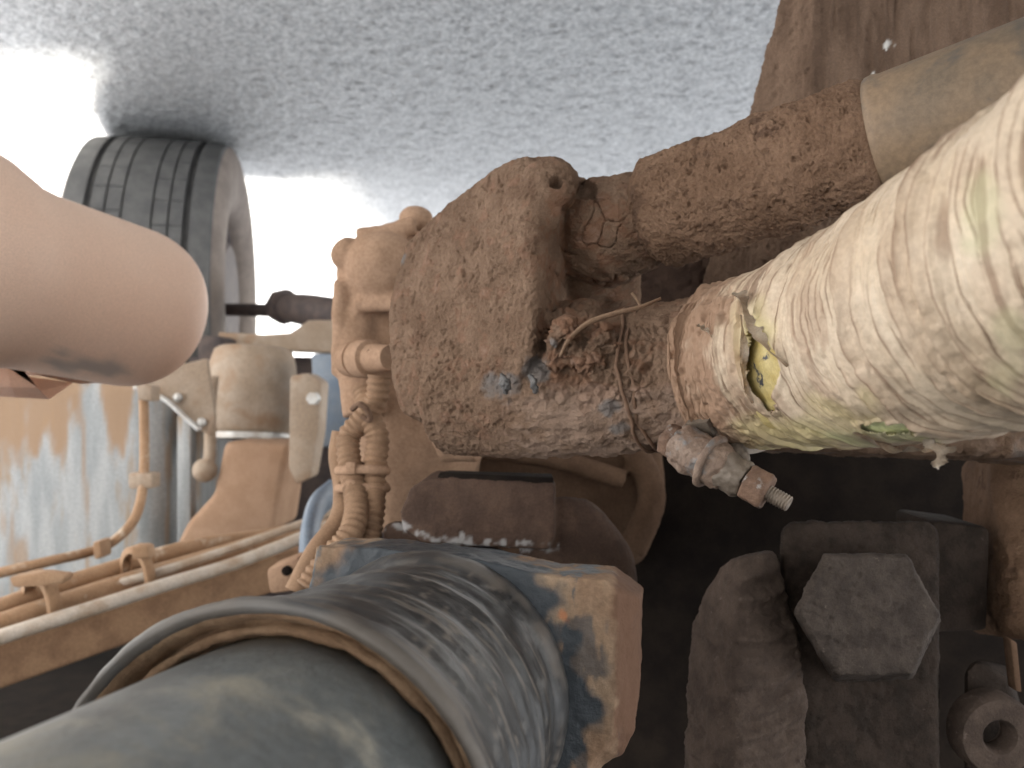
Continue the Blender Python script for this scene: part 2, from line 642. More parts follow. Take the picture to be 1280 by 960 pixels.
# axle bar, collar and knuckle arm between the wheel and the tan gearcase
bm = bmesh.new()
tube(bm, [P(225, 386, 2.52), P(345, 388, 2.2)], 0.019)
tube(bm, [P(340, 388, 2.22), P(372, 386, 2.1), P(470, 404, 1.9)], [0.02, 0.042, 0.045], res=14)
t = obj('track_rod', bm, 'dark_metal')
tag(t, 'dark steel track rod running from the wheel to the tan gearcase', 'track rod')
bm = bmesh.new()
lathe(bm, P(352, 383, 2.16), P(372, 386, 2.08) - P(352, 383, 2.16), [(0, .03), (0.002, .05), (.035, .05), (.037, .03)], 8)
obj('collar', bm, 'dark_metal', t, sharp=30)
bm = bmesh.new()
slab(bm, [(272, 415), (330, 418), (362, 416), (386, 400), (425, 400), (425, 442), (300, 436), (275, 430)], 1.85, 0.10, 0.004)
t = obj('steering_arm', bm, 'grey_dust', smooth=False)
tag(t, 'flat dusty steering arm plate beneath the bright gap beside the wheel', 'steering arm')
bm = bmesh.new()
slab(bm, [(245, 418), (275, 420), (282, 452), (262, 478), (246, 470)], 1.75, 0.12, 0.01)
t = obj('brake_chamber', bm, 'dark_metal', sharp=40)
tag(t, 'black brake part wedged between the pale tank and the steering arm', 'brake chamber')

# ------------------------------------------------------------------ air bellows, pads and brackets in the blurred middle distance
bel = thing('air_bellows', 'dusty grey air bellows drum beneath the steering arm plate', 'air bellows', P(318, 548, 1.6))
c0, c1 = P(318, 436, 1.62), P(312, 548, 1.6)
prof = [(0, .02), (0, .070), (.006, .079), (.03, .086), (.06, .090), (.10, .092), (.14, .090), (.170, .080), (.182, .070), (.186, .02)]
bm = bmesh.new()
lathe(bm, c0, c1 - c0, prof, 48)
obj('drum', bm, 'grey_dust', bel)
bm = bmesh.new()
lathe(bm, c0 + (c1 - c0).normalized() * .178, c1 - c0, [(0, .05), (0, .088), (.012, .088), (.012, .05)], 48)
obj('base_ring', bm, 'bright_metal', bel, sharp=40)
for k in range(5):
    a = 2 * PI * k / 5 + .9
    bm = bmesh.new()
    hexa(bm, c1 + Vector((math.cos(a) * .075, math.sin(a) * .075, .008)), (0, 0, 1), .012, .016)
    obj('bolt', bm, 'bright_metal', bel, smooth=False)
bm = bmesh.new()
slab(bm, [(280, 552), (360, 556), (352, 600), (342, 668), (215, 690), (232, 655), (266, 618)], 1.42, 0.16, 0.012, 3)
t = obj('bellows_pedestal', bm, 'tan_dust', sharp=35)
tag(t, 'sandy brown sloping pedestal beneath the dusty air bellows drum', 'pedestal')
bm = bmesh.new()
slab(bm, [(362, 470), (384, 466), (402, 478), (398, 540), (388, 598), (370, 606), (360, 585)], 1.36, 0.06, 0.006)
t = obj('hanger_bracket', bm, 'grey_dust', sharp=35)
tag(t, 'pale dusty tapered hanger bracket to the right of the air bellows', 'bracket')
bm = bmesh.new()
hexa(bm, P(393, 498, 1.35), (0, -1, 0), .012, .014)
obj('bolt', bm, 'bright_metal', t, smooth=False)
bm = bmesh.new()
slab(bm, [(388, 442), (440, 442), (440, 560), (394, 560)], 1.50, 0.10, 0.008)
t = obj('valve_box', bm, 'blue_grey', sharp=35)
tag(t, 'blurred blue grey box between the hanger bracket and the gearcase', 'box')
bm = bmesh.new()
tube(bm, [P(268, 470, 1.45), P(263, 505, 1.45), P(262, 570, 1.43), P(256, 590, 1.42)], [.009, .011, .011, .014], 12)
ball(bm, P(256, 588, 1.42), .022)
t = obj('link_rod', bm, 'grey_dust')
tag(t, 'short dusty levelling rod with a ball end left of the bellows', 'link rod')
bm = bmesh.new()
slab(bm, [(162, 470), (258, 448), (268, 520), (262, 545), (246, 536), (226, 516), (205, 500), (186, 490)], 1.28, 0.012, 0.002)
t = obj('guard_plate', bm, 'grey_dust', sharp=35)
tag(t, 'bent dusty guard plate with a bright lower edge under the pale tank', 'plate')
bm = bmesh.new()
tube(bm, [P(168, 484, 1.27), P(190, 491, 1.27), P(210, 502, 1.27), P(230, 520, 1.27), P(250, 538, 1.27)], .0045, 8)
obj('edge_trim', bm, 'bright_metal', t)
for x, y in ((222, 497), (252, 528)):
    bm = bmesh.new()
    ball(bm, P(x, y, 1.275), .008, (1, .6, 1), 12)
    obj('rivet', bm, 'bright_metal', t)

bm = bmesh.new()
hull(bm, [P(236, 446, 1.95), P(520, 446, 1.95), P(236, 760, 1.95), P(520, 760, 1.95), P(236, 446, 2.05), P(520, 446, 2.05), P(236, 760, 2.05), P(520, 760, 2.05)], .01)
t = obj('cross_member', bm, 'dark_metal', sharp=40)
tag(t, 'dark cross member in the gaps behind the air bellows and its pedestal', 'frame')

# ------------------------------------------------------------------ pale tank on the left
a0, a1 = P(-190, 292, .60), P(232, 402, .86)
axv = (a1 - a0)
Lx = axv.length
tank = thing('air_tank', 'large smooth pinkish dust coated air tank in front of the wheel', 'tank', P(60, 460, .82))
bm = bmesh.new()
Re = .0835
Lc = Lx - .075
fl_ = .105
prof = [(0, .02), (0, .104), (fl_ - .04, .103), (fl_ - .02, .099), (fl_, .091), (fl_ + .012, .0860), (fl_ + .03, Re)]
prof += [(x, Re) for x in np.linspace(fl_ + .045, Lc, 8)]
for k in range(1, 31):
    x = math.sin(k / 30 * PI / 2)
    prof.append((Lc + (Lx - Lc) * x, max(.0004, Re * (1 - x ** 2.3) ** (1 / 2.3))))
lathe(bm, a0, axv, prof, 96)
o = obj('shell', bm, 'pink_dust', tank)
v, n = getv(o.data)
v = v + np.array(o.location) + np.array(tank.location)
px = PX(v)
f = fbm(v * 28, 4, 5)
attr(o.data, 'scuff', sstep(0.1, .7, f + 0.9 - ((px[:, 0] - 120) / 80) ** 2 - ((px[:, 1] - 452) / 16) ** 2) * 0.8)
bm = bmesh.new()
ux = axv.normalized()
lathe(bm, a0 + ux * (Lx - .052), axv, [(-.004, .083), (.0, .0905), (.004, .0885), (.008, .080)], 96, cap=False)
# folded mounting strap below the tank
st_ = thing('tank_strap', 'folded pink dusty mounting strap below the pale tank', 'strap', P(30, 480, .8))
bm.free()
bm = bmesh.new()
A = [P(-60, 430, .80), P(10, 452, .80), P(60, 458, .80), P(120, 476, .80), P(168, 474, .80)]
B = [P(-60, 470, .74), P(10, 468, .74), P(50, 470, .75), P(100, 480, .77), P(150, 477, .79)]
VA = [bm.verts.new(p) for p in A]
VB = [bm.verts.new(p) for p in B]
grid_faces(bm, [VA, VB])
bmesh.ops.solidify(bm, geom=bm.faces[:], thickness=.004)
obj('upper_leaf', bm, 'pink_dust', st_, smooth=False)
bm = bmesh.new()
row = [[P(-60, 452, .74), P(8, 458, .74), P(24, 455, .74)], [P(-60, 480, .735), P(14, 484, .735), P(46, 484, .74)],
       [P(-60, 492, .75), P(20, 497, .75), P(62, 499, .76)], [P(-60, 470, .78), P(30, 470, .78), P(92, 478, .78)]]
V = [[bm.verts.new(p) for p in r] for r in row]
grid_faces(bm, V)
bmesh.ops.solidify(bm, geom=bm.faces[:], thickness=.003)
obj('fold', bm, 'pink_dust', st_, smooth=False)

# ------------------------------------------------------------------ grey side box, pipe and hose bundle
bm = bmesh.new()
slab(bm, [(-420, 455), (206, 455), (206, 800), (-420, 800)], 1.50, 0.5, 0.06, 6)
me = remeshed(bm, .007, 3)
v, n = getv(me)
px = PX(v)
nz = fbm(v * np.array([26, 26, 5]), 4, 12)
dd = sstep(.0, .35, (560 - px[:, 1]) / 150 + .75 * nz - .0 - .5 * sstep(90, 200, px[:, 0]))
attr(me, 'dirt', np.maximum(dd * .85, .6 * sstep(.35, .7, fbm(v * np.array([60, 60, 4]), 3, 13))))
t = link_mesh('storage_box', me, 'panel_alu')
tag(t, 'streaked blue grey metal box with brown dirt behind the pale tank', 'box')
bm = bmesh.new()
slab(bm, [(221, 520), (238, 520), (238, 690), (221, 690)], 1.52, 0.03, 0.002)
t = obj('box_post', bm, 'panel_alu', sharp=40)
tag(t, 'narrow pale upright post at the edge of the grey metal box', 'post')
bm = bmesh.new()
tube(bm, [P(178, 470, 1.2), P(180, 520, 1.2), P(180, 590, 1.18), P(172, 640, 1.15), P(150, 670, 1.12), P(118, 688, 1.1), P(60, 702, 1.05),
          P(0, 716, 1.02), P(-60, 730, 1.0)], .0072, 12, res=70)
pipe = obj('brake_pipe', bm, 'hose_tan')
tag(pipe, 'thin tan pipe dropping past the grey box and curving left', 'pipe')
bm = bmesh.new()
slab(bm, [(160, 592), (190, 592), (190, 611), (160, 611)], 1.165, .03, .003)
obj('clip', bm, 'grey_dust', pipe, sharp=40)
bm = bmesh.new()
slab(bm, [(170, 480), (190, 482), (190, 502), (172, 500)], 1.18, .03, .003)
obj('union_nut', bm, 'grey_dust', pipe, sharp=40)
bm = bmesh.new()
slab(bm, [(115, 678), (125, 676), (127, 698), (117, 700)], 1.075, .03, .003)
obj('clip', bm, 'hose_tan', pipe, sharp=40)


def hose(label, pts, r, m, name='hose', n=14):
    bm = bmesh.new()
    tube(bm, pts, r, n, res=60)
    o = obj(name, bm, m)
    return tag(o, label, 'hose')


hose('dusty brown hose, uppermost in the bundle over the brown crossbeam',
     [P(-80, 788, .86), P(0, 760, .9), P(60, 738, .95), P(160, 706, 1.02), P(250, 682, 1.1), P(345, 668, 1.2), P(420, 650, 1.3)], .0115, 'hose_tan')
hose('thick tan hose, lowest in the bundle over the brown crossbeam',
     [P(-80, 812, .83), P(0, 783, .87), P(80, 756, .92), P(180, 724, 1.0), P(300, 688, 1.1), P(400, 655, 1.2), P(440, 640, 1.24)], .0150, 'hose_tan')
hose('pale shiny hose lying on the front of the hose bundle',
     [P(-80, 822, .80), P(20, 790, .84), P(110, 762, .88), P(200, 733, .94), P(300, 702, 1.02), P(400, 662, 1.1), P(430, 648, 1.12)], .0085, 'hose_pale')
hose('second thin pale hose tucked between the tan hoses of the bundle',
     [P(-80, 800, .88), P(30, 766, .91), P(130, 735, .96), P(200, 715, .99), P(300, 682, 1.06), P(400, 646, 1.14), P(430, 632, 1.16)], .006, 'hose_pale')


def strap(label, c, ax, r, wdt, m, name='cable_tie', cat='cable tie', group=None, el=1.0):
    bm = bmesh.new()
    ax = Vector(ax).normalized()
    lathe(bm, Vector(c) - ax * wdt / 2, ax, [(0, r * .8), (0, r), (.0012, r + .002), (wdt - .0012, r + .002), (wdt, r), (wdt, r * .8)], 24, cap=False)
    o = obj(name, bm, m)
    return tag(o, label, cat, group)


hv = P(180, 724, 1.0) - P(80, 756, .92)
tie = strap('tan cable tie with a raised buckle round the hoses, left end', P(52, 752, .905), hv, .036, .014, 'hose_tan')
bm = bmesh.new()
slab(bm, [(10, 722), (50, 716), (82, 720), (78, 730), (50, 733), (16, 735)], .86, .02, .003)
obj('buckle', bm, 'hose_tan', tie, sharp=40)
tie = strap('dusty cable tie round the middle of the hose bundle', P(172, 716, .99), hv, .033, .012, 'hose_tan')
bm = bmesh.new()
slab(bm, [(163, 682), (184, 682), (187, 698), (164, 700)], .955, .02, .004)
obj('buckle', bm, 'hose_tan', tie, sharp=40)

bm = bmesh.new()
hull(bm, [P(-120, 832, .80), P(-120, 905, .80), P(395, 680, 1.1), P(395, 722, 1.1),
          P(-120, 832, .80) + Vector((0, .09, 0)), P(-120, 905, .80) + Vector((0, .09, 0)), P(395, 680, 1.1) + Vector((0, .1, 0)),
          P(395, 722, 1.1) + Vector((0, .1, 0))], .006)
t = obj('crossbeam', bm, 'tan_dark', sharp=40)
tag(t, 'brown dusty crossbeam running below the hose bundle', 'beam')
# connector and bright flange at the end of the hoses
bm = bmesh.new()
slab(bm, [(332, 712), (372, 696), (380, 738), (336, 744)], .78, .035, .005)
con = obj('connector', bm, 'tan_dust', sharp=40)
tag(con, 'small tan plug connector with a dark hole above the drive shaft', 'connector')
bm = bmesh.new()
lathe(bm, P(359, 713, .779), (0, -1, 0), [(0, .0015), (0, .005), (.003, .005), (.003, .0015)], 16)
obj('socket', bm, 'dark_recess', con)
bm = bmesh.new()
tube(bm, [P(412, 618, .95), P(396, 634, .92), P(388, 660, .9), P(386, 690, .88), P(390, 715, .87)], .011, 10, flat=2.0)
t = obj('steel_flange', bm, 'blue_grey')
tag(t, 'curved blue grey flange edge where the hose bundle ends', 'flange')

# ------------------------------------------------------------------ tan gearcase behind the muddy joint
gc = thing('gearcase', 'sand coloured dust coated gearcase behind the muddy joint housing', 'gearcase', P(620, 700, .7))
bm = bmesh.new()
hull(bm, [P(428, 330, .66), P(426, 470, .66), P(448, 292, .67), P(535, 275, .70), P(640, 300, .70), P(560, 520, .655), P(500, 510, .655),
          P(470, 660, .68), P(560, 700, .70), P(600, 560, .70)] +
     [P(428, 330, .66) + Vector((0, .2, 0)), P(448, 292, .67) + Vector((0, .2, 0)), P(640, 300, .9), P(600, 660, .9), P(470, 660, .9)], .008)
ball(bm, P(434, 318, .655), .0135)
tube(bm, [P(434, 318, .65), P(434, 318, .70)], .0135)
ball(bm, P(520, 274, .68), .012, (1.3, 1, 1))
tube(bm, [P(447, 340, .665), P(446, 430, .66), P(455, 520, .65)], .018)
tube(bm, [P(445, 381, .645), P(520, 378, .63)], .0072)
ball(bm, P(480, 335, .65), .032, (1, .8, 1.0))
tube(bm, [P(428, 350, .65), P(426, 470, .655)], .008)
tube(bm, [P(552, 556, .62), P(600, 556, .61)], .014)
tube(bm, [P(560, 545, .62), P(560, 545, .58)], .013)
tube(bm, [P(450, 300, .66), P(520, 282, .66)], .009)
me = remeshed(bm, .0022, 6)
v, n = getv(me)
setv(me, v + n * (0.0012 * fbm(v * 45, 3, 8))[:, None])
link_mesh('casing', me, 'tan_dust', gc)
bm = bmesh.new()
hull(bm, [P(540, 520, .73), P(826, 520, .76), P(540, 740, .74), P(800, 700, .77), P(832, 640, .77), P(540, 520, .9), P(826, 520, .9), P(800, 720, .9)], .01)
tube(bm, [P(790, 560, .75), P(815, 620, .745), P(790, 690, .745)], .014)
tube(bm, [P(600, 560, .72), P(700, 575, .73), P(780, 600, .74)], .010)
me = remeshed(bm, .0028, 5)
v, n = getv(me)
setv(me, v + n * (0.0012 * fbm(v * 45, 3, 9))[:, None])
link_mesh('shaded_casing', me, 'shade_and_tab_brown', gc)  # lower casing: darker brown carries the shade under the joint housing
un = bmesh.new()
uv = P(490, 447, .60) - P(432, 449, .645)
lathe(un, P(434, 449, .645), uv, [(0, .006), (0, .0125), (.002, .0142), (.014, .0148), (.0145, .0135), (.0175, .0135), (.018, .0155), (.034, .0155), (.036, .012),
                                  (.06, .010)], 32)
un = obj('pipe_union', un, 'tan_dust', gc, sharp=35)
bm = bmesh.new()
lathe(bm, P(463, 441, .608), (0.1, -1, 0), [(0, .0008), (0, .0028), (.001, .0028), (.001, .0008)], 12)
obj('grub_screw', bm, 'dark_recess', un)


def corr(s):
    return 1 + 0.075 * math.cos(2 * PI * s / .0052)


cd = [([P(474, 470, .60), P(470, 500, .60), P(452, 525, .60), P(436, 548, .60), P(438, 585, .59), P(446, 630, .57), P(438, 668, .55), P(410, 700, .54),
        P(385, 735, .53)], 'tan ribbed conduit bending left towards the drive shaft flange'),
      ([P(455, 490, .615), P(462, 520, .60), P(472, 548, .595), P(468, 590, .59), P(466, 640, .575), P(458, 690, .56), P(450, 730, .55)],
       'straight tan ribbed conduit closest to the muddy joint housing')]
for pts, lb in cd:
    bm = bmesh.new()
    tube(bm, pts, .0088, 20, res=420, rfun=corr)
    t = obj('ribbed_conduit', bm, 'conduit')
    tag(t, lb, 'conduit', 'ribbed conduits')
bm = bmesh.new()
tube(bm, [P(428, 540, .615), P(424, 570, .612), P(430, 610, .60), P(425, 650, .58), P(396, 690, .56), P(370, 740, .55)], .0085, 16, res=60)
t = obj('smooth_hose', bm, 'conduit')
tag(t, 'smooth tan hose half hidden behind the ribbed conduits', 'hose')
for y, lb in ((586, 'upper tan cable tie binding the two ribbed conduits'), (608, 'lower tan cable tie binding the two ribbed conduits')):
    bm = bmesh.new()
    pts = []
    cx = P(453, y, .588)
    for k in range(33):
        a = 2 * PI * k / 32
        pts.append(cx + Vector((.0190 * math.cos(a), .0115 * math.sin(a), 0.001 * math.cos(2 * a))))
    tube(bm, pts, .0026, 8, res=96, flat=1.4)
    t = obj('cable_tie', bm, 'tan_dust')
    tag(t, lb, 'cable tie', 'cable ties on the ribbed conduits')
    bm = bmesh.new()
    slab(bm, [(432, y - 8), (444, y - 8), (444, y + 7), (432, y + 7)], .572, .006, .001)
    obj('buckle', bm, 'tan_dust', t, sharp=40)
bm = bmesh.new()
tube(bm, [P(440, 512, .585), P(450, 505, .58), P(460, 514, .58), P(462, 525, .583), P(452, 520, .585)], .0022, 8)
t = obj('wire_knot', bm, 'wire_rust')
tag(t, 'small dark knot of wire at the top of the ribbed conduits', 'wire')

# ------------------------------------------------------------------ brown bracket, upper right
bk = []
for y, xb in ((-140, 1036), (360, 876)):
    bk += [P(1015, y, .50), P(1500, y, .50), P(xb, y, .58), P(1500, y, .60)]
bm = bmesh.new()
hull(bm, bk, .0015)
me = remeshed(bm, .0013, 2)
v, n = getv(me)
q = v * np.array([420, 420, 18])
front = sstep(.6, .9, -n[:, 1])
d = front * 0.0011 * (fbm(q, 3, 31) + 0.8 * np.abs(vnoise(q * .5, 37)))
d += (1 - front) * crumbs(v, .0012, 240, .0016, 41) + crumbs(v, .0009, 320, .0010, 43)
setv(me, v + n * d[:, None])
px = PX(v)
wn = fbm(v * np.array([300, 300, 90]), 3, 47)
spot = np.zeros(len(v))
for cx, cy, rx, ry in ((1045, 85, 7, 7), (1050, 105, 5, 6), (1092, 98, 4, 10), (1112, 55, 7, 9), (1022, 315, 14, 14), (1062, 305, 10, 12), (1085, 300, 8, 8)):
    spot = np.maximum(spot, sstep(.35, .8, 1 - ((px[:, 0] - cx) / rx) ** 2 - ((px[:, 1] - cy) / ry) ** 2 + wn * .9))
attr(me, 'white', spot * front)
t = link_mesh('support_bracket', me, 'mud_bracket')
tag(t, 'mud brown striated steel bracket behind the upper rod, top right', 'bracket')

bm = bmesh.new()
hull(bm, [P(770, 300, .60), P(960, 318, .58), P(770, 450, .60), P(960, 450, .58), P(770, 300, .68), P(960, 318, .66), P(770, 450, .68), P(960, 450, .66)], .006)
me = remeshed(bm, .002, 3)
v, n = getv(me)
setv(me, v + n * crumbs(v, .0014, 180, .002, 44)[:, None])
t = link_mesh('shaded_bracket_foot', me, 'brown_rubber')  # dark brown stands in for the shade under the upper rod
tag(t, 'brown foot, coloured dark for the shade in the gap between the upper rod and the sleeve', 'bracket')

# ------------------------------------------------------------------ muddy joint housing
jh = thing('joint_housing', 'mud caked joint housing with a granular flat face, centre of picture', 'joint housing', P(620, 560, .46))
R0, R1p = P(744, 295, .467), P(1290, 108, .333)     # upper rod axis
rdir = (R1p - R0).normalized()
bm = bmesh.new()
hull(bm, [P(630, 200, .432), P(664, 192, .420), P(700, 200, .425), P(664, 300, .402), P(668, 430, .398), P(640, 505, .415), P(500, 516, .475), P(488, 470, .49), P(484, 390, .50), P(508, 302, .51),
          P(560, 256, .49), P(560, 540, .47), P(640, 545, .45),
          P(700, 240, .50), P(720, 520, .52), P(560, 540, .56), P(600, 270, .56), P(510, 330, .56)], .006)
# boss with a hole
tube(bm, [P(684, 230, .416), P(690, 236, .47)], [.0145, .018])
ball(bm, P(684, 231, .417), .0145, (1, .55, 1))
ball(bm, P(672, 262, .418), .013, (1, .5, 1.2))
# hollow wall and web behind the boss
hull(bm, [P(690, 240, .438), P(770, 244, .460), P(800, 300, .452), P(750, 335, .446), P(800, 390, .53), P(690, 420, .50), P(700, 240, .54), P(800, 250, .54), P(800, 420, .54), P(690, 420, .54)], .005)
tube(bm, [P(760, 245, .48), P(720, 232, .48)], .006)
# flange carrying the upper rod
lathe(bm, R0, rdir, [(-.035, .02), (-.035, .0285), (-.006, .0305), (.004, .0330), (.013, .0330), (.018, .0305), (.032, .029), (.05, .02)], 48)
# lower sleeve
LS = [P(560, 500, .475), P(690, 490, .445), P(800, 474, .425), P(900, 460, .405)]
tube(bm, LS, [.034, .0385, .0400, .0385], 40, res=40)
# rough lumps of caked dirt between the sleeve and the hollow
for k in range(26):
    ball(bm, P(rnd.uniform(690, 800), rnd.uniform(405, 470), rnd.uniform(.392, .405)), rnd.uniform(.004, .009), seg=10)
for k in range(14):
    ball(bm, P(rnd.uniform(660, 790), rnd.uniform(395, 420), rnd.uniform(.42, .45)), rnd.uniform(.005, .011), seg=10)
me = remeshed(bm, .0008, 9)
v, n = getv(me)
px = PX(v)
front = n[:, 1] < 0.3
# regions named by where they are on the part
hollow = sstep(662, 690, px[:, 0]) * sstep(800, 770, px[:, 0]) * sstep(225, 262, px[:, 1]) * sstep(430, 400, px[:, 1])
rough = sstep(655, 690, px[:, 0]) * sstep(840, 800, px[:, 0]) * sstep(392, 412, px[:, 1]) * sstep(520, 490, px[:, 1])
low = sstep(470, 500, px[:, 1]) * sstep(600, 690, px[:, 0])
granular = 1 - np.clip(hollow * .75 + low * .55, 0, 1)
d = granular * (crumbs(v, .0008, 340, .0017, 3) + crumbs(v, .0005, 620, .0010, 7))
d += hollow * (0.0013 * fbm(v * 75, 3, 15))
f1, f2 = worley(v * 58 + .3 * np.stack([vnoise(v * 90, 81), vnoise(v * 90, 82), vnoise(v * 90, 83)], 1), 19)
d -= hollow * 0.0028 * sstep(.055, .0, f2 - f1) * sstep(.0, .3, vnoise(v * 40, 91))
f1, f2 = worley(v * 170, 29)
d += rough * (0.0022 * fbm(v * 190, 3, 16) - .0018 * sstep(.2, 0, f2 - f1))
d += low * (0.0012 * fbm(v * np.array([110, 110, 200]), 4, 18) - .0012 * sstep(.1, .45, vnoise(v * 130, 28)))
# bolt hole in the boss, and the dark socket beside it
for cx, cy, rr, dep in ((695, 228, 8, .010), (733, 237, 13, .008)):
    hol = sstep(1.15, .8, np.hypot(px[:, 0] - cx, (px[:, 1] - cy) * 1.1) / rr) * (n[:, 1] < 0) * (v[:, 1] < .5)
    v = v + hol[:, None] * np.array([0, dep, 0.002])
setv(me, v + n * d[:, None])
nz = fbm(v * 130, 4, 51)
gr = np.zeros(len(v))
for cx, cy, rx, ry in ((628, 484, 32, 24), (668, 462, 20, 24), (762, 512, 18, 14), (690, 430, 10, 10), (775, 535, 22, 10), (500, 324, 12, 10)):
    gr = np.maximum(gr, sstep(.25, .9, 1 - ((px[:, 0] - cx) / rx) ** 2 - ((px[:, 1] - cy) / ry) ** 2 + nz * .5))
attr(me, 'grey', gr * .75 * front)
attr(me, 'red', np.clip(sstep(-.1, .6, nz + hollow * .5 - .35 + rough * .4), 0, 1) * .55 * (1 - gr))
attr(me, 'pale', sstep(.15, .8, low * .75 + nz * .45) * .6)
link_mesh('mud_skin', me, 'mud', jh)
# grazed bright ridges in the grey scuffs
for k, (x, y, s_) in enumerate(((632, 480, 1.0), (668, 480, .7))):
    bm = bmesh.new()
    tube(bm, [P(x - 6, y - 12, .4005), P(x, y, .3985), P(x + 1, y + 14, .4005)], [.001, .0028 * s_, .001], 10, res=12)
    mm = remeshed(bm, .0006, 1)
    vv, nn = getv(mm)
    setv(mm, vv + nn * (.0008 * fbm(vv * 500, 2, 5))[:, None])
    link_mesh('scuff_ridge', mm, 'scuff_metal', jh)

# ------------------------------------------------------------------ upper rod
rod = thing('control_rod', 'upper rod, bare steel on the right and muddy on the left', 'rod', P(1100, 270, .37))


def axpt(px_):
    """distance along the rod axis where it crosses picture column px_"""
    lo, hi = -.1, .6
    for _ in range(50):
        m_ = (lo + hi) / 2
        q_ = R0 + rdir * m_
        if 640 - q_.x / q_.y * F < px_:
            lo = m_
        else:
            hi = m_
    return lo


sA, sB, sC, sD, sE = axpt(822), axpt(900), axpt(1098), axpt(1500), axpt(860)
bm = bmesh.new()
lathe(bm, R0 + rdir * sC, rdir, [(-.02, .0282), (0, .0284), (.001, .0293), (.004, .0297), (.007, .0289), (sD - sC, .0289)], 96)
obj('steel_tube', bm, 'rod_steel', rod)
bm = bmesh.new()
NS, NT = 420, 330
ss = np.linspace(sA - .006, sC, NS)
u_ = np.array(rdir.cross(Vector((0, 0, 1))).normalized())
v_ = np.cross(np.array(rdir), u_)
th = np.linspace(0, 2 * PI, NT, endpoint=False)
r = np.interp(ss, [sA - .006, sA - .002, sA + .002, sB - .002, sB, sB + .002, sC - .004, sC], [.024, .028, .0315, .0319, .0310, .0316, .0306, .0285])
pos = (np.array(R0)[None, None] + ss[:, None, None] * np.array(rdir) + r[:, None, None] * (np.cos(th)[None, :, None] * u_ + np.sin(th)[None, :, None] * v_)).reshape(-1, 3)
nrm = np.repeat((np.cos(th)[None, :, None] * u_ + np.sin(th)[None, :, None] * v_), NS, 0).reshape(-1, 3)
fade = np.repeat(np.clip((sC - ss) / .004, 0, 1), NT)
d = crumbs(pos, .0009, 320, .0016, 61) + crumbs(pos, .0005, 600, .0010, 63) + .0012 * fbm(pos * 55, 3, 66)
pos = pos + nrm * (d * fade)[:, None]


def grid_mesh(pos, n_, m_, closed=True):
    idx = np.arange(n_ * m_).reshape(n_, m_)
    if closed:
        nxt = np.roll(idx, -1, 1)
        f_ = np.stack([idx[:-1], nxt[:-1], nxt[1:], idx[1:]], -1).reshape(-1, 4)
    else:
        f_ = np.stack([idx[:-1, :-1], idx[:-1, 1:], idx[1:, 1:], idx[1:, :-1]], -1).reshape(-1, 4)
    return f_


def mesh_from(pos, f_):
    me = bpy.data.meshes.new('m')
    me.vertices.add(len(pos))
    me.vertices.foreach_set('co', np.asarray(pos, float).ravel())
    me.loops.add(len(f_) * 4)
    me.loops.foreach_set('vertex_index', np.asarray(f_, np.int32).ravel())
    me.polygons.add(len(f_))
    me.polygons.foreach_set('loop_start', np.arange(len(f_)) * 4)
    me.update(calc_edges=True)
    return me


bm.free()
link_mesh('mud_sleeve', mesh_from(pos, grid_mesh(pos, NS, NT)), 'mud_rod', rod)

# ------------------------------------------------------------------ wrapped pipe
wp = thing('wrapped_pipe', 'thick pipe wrapped in cracked cream plastic film, right', 'pipe', P(1150, 560, .3))
ctl = [list(P(872, 465, .408)) + [.0372], list(P(892, 462, .403)) + [.0393], list(P(930, 455, .388)) + [.0405], list(P(1000, 441, .352)) + [.0424],
       list(P(1100, 413, .300)) + [.0440], list(P(1190, 377, .260)) + [.0440], list(P(1290, 332, .226)) + [.0440], list(P(1290, 332, .226) + (P(1290, 332, .226) - P(1190, 377, .260)) * 1.2) + [.044],
       list(P(1290, 332, .226) + (P(1290, 332, .226) - P(1190, 377, .260)) * 3.0) + [.044]]
NS, NT = 1150, 440
q = catmull(ctl, NS)
cp, cr = q[:, :3], q[:, 3]
t_, A_, B_ = frames(cp)
s_ = np.concatenate([[0], np.cumsum(np.linalg.norm(np.diff(cp, axis=0), axis=1))])
# angle 0 points to the ground (picture top), pi/2 to the camera
e1 = np.array([[0, 0, -1.0]] * NS)
e1 -= t_ * (e1 * t_).sum(1)[:, None]
e1 /= np.linalg.norm(e1, axis=1)[:, None]
e2 = np.cross(t_, e1)
if e2[NS // 2, 1] > 0:
    e2 = -e2
TH = np.linspace(0, 2 * PI, NT, endpoint=False)
SS, TT = np.meshgrid(s_, TH, indexing='ij')
SS, TT = SS.ravel(), TT.ravel()


def wrap_pos(dr):
    rr = np.repeat(cr, NT) + dr
    c_ = np.repeat(cp, NT, 0)
    nn_ = np.cos(TT)[:, None] * np.repeat(e1, NT, 0) + np.sin(TT)[:, None] * np.repeat(e2, NT, 0)
    return c_ + nn_ * rr[:, None], nn_


base, nn_ = wrap_pos(0.0)
px = PX(base)
camside = (nn_ * (np.array([0, 0, H]) - base)).sum(1) > 0
warp = fbm(base * 30, 3, 71)
# overlapping turns of film: slanted, of uneven width
ph = (SS - .003 * np.cos(TT) + .0035 * warp + .004 * fbm(base * 12, 2, 75)) / .0085
fr = ph - np.floor(ph)
k_ = np.floor(ph)
turn = hash3(k_.astype(np.int64) + 50, k_.astype(np.int64) * 3 + 7, k_.astype(np.int64) * 0 + 1, 3)
local = sstep(-.6, .25, fbm(base * 22 + turn[:, None] * 7, 2, 79))
st_h = (.0008 + .0030 * turn) * local
h = st_h * (1 - fr) ** 1.5 + .0006 * fbm(base * 70, 3, 83) + .0012 * fbm(base * 18, 2, 84)
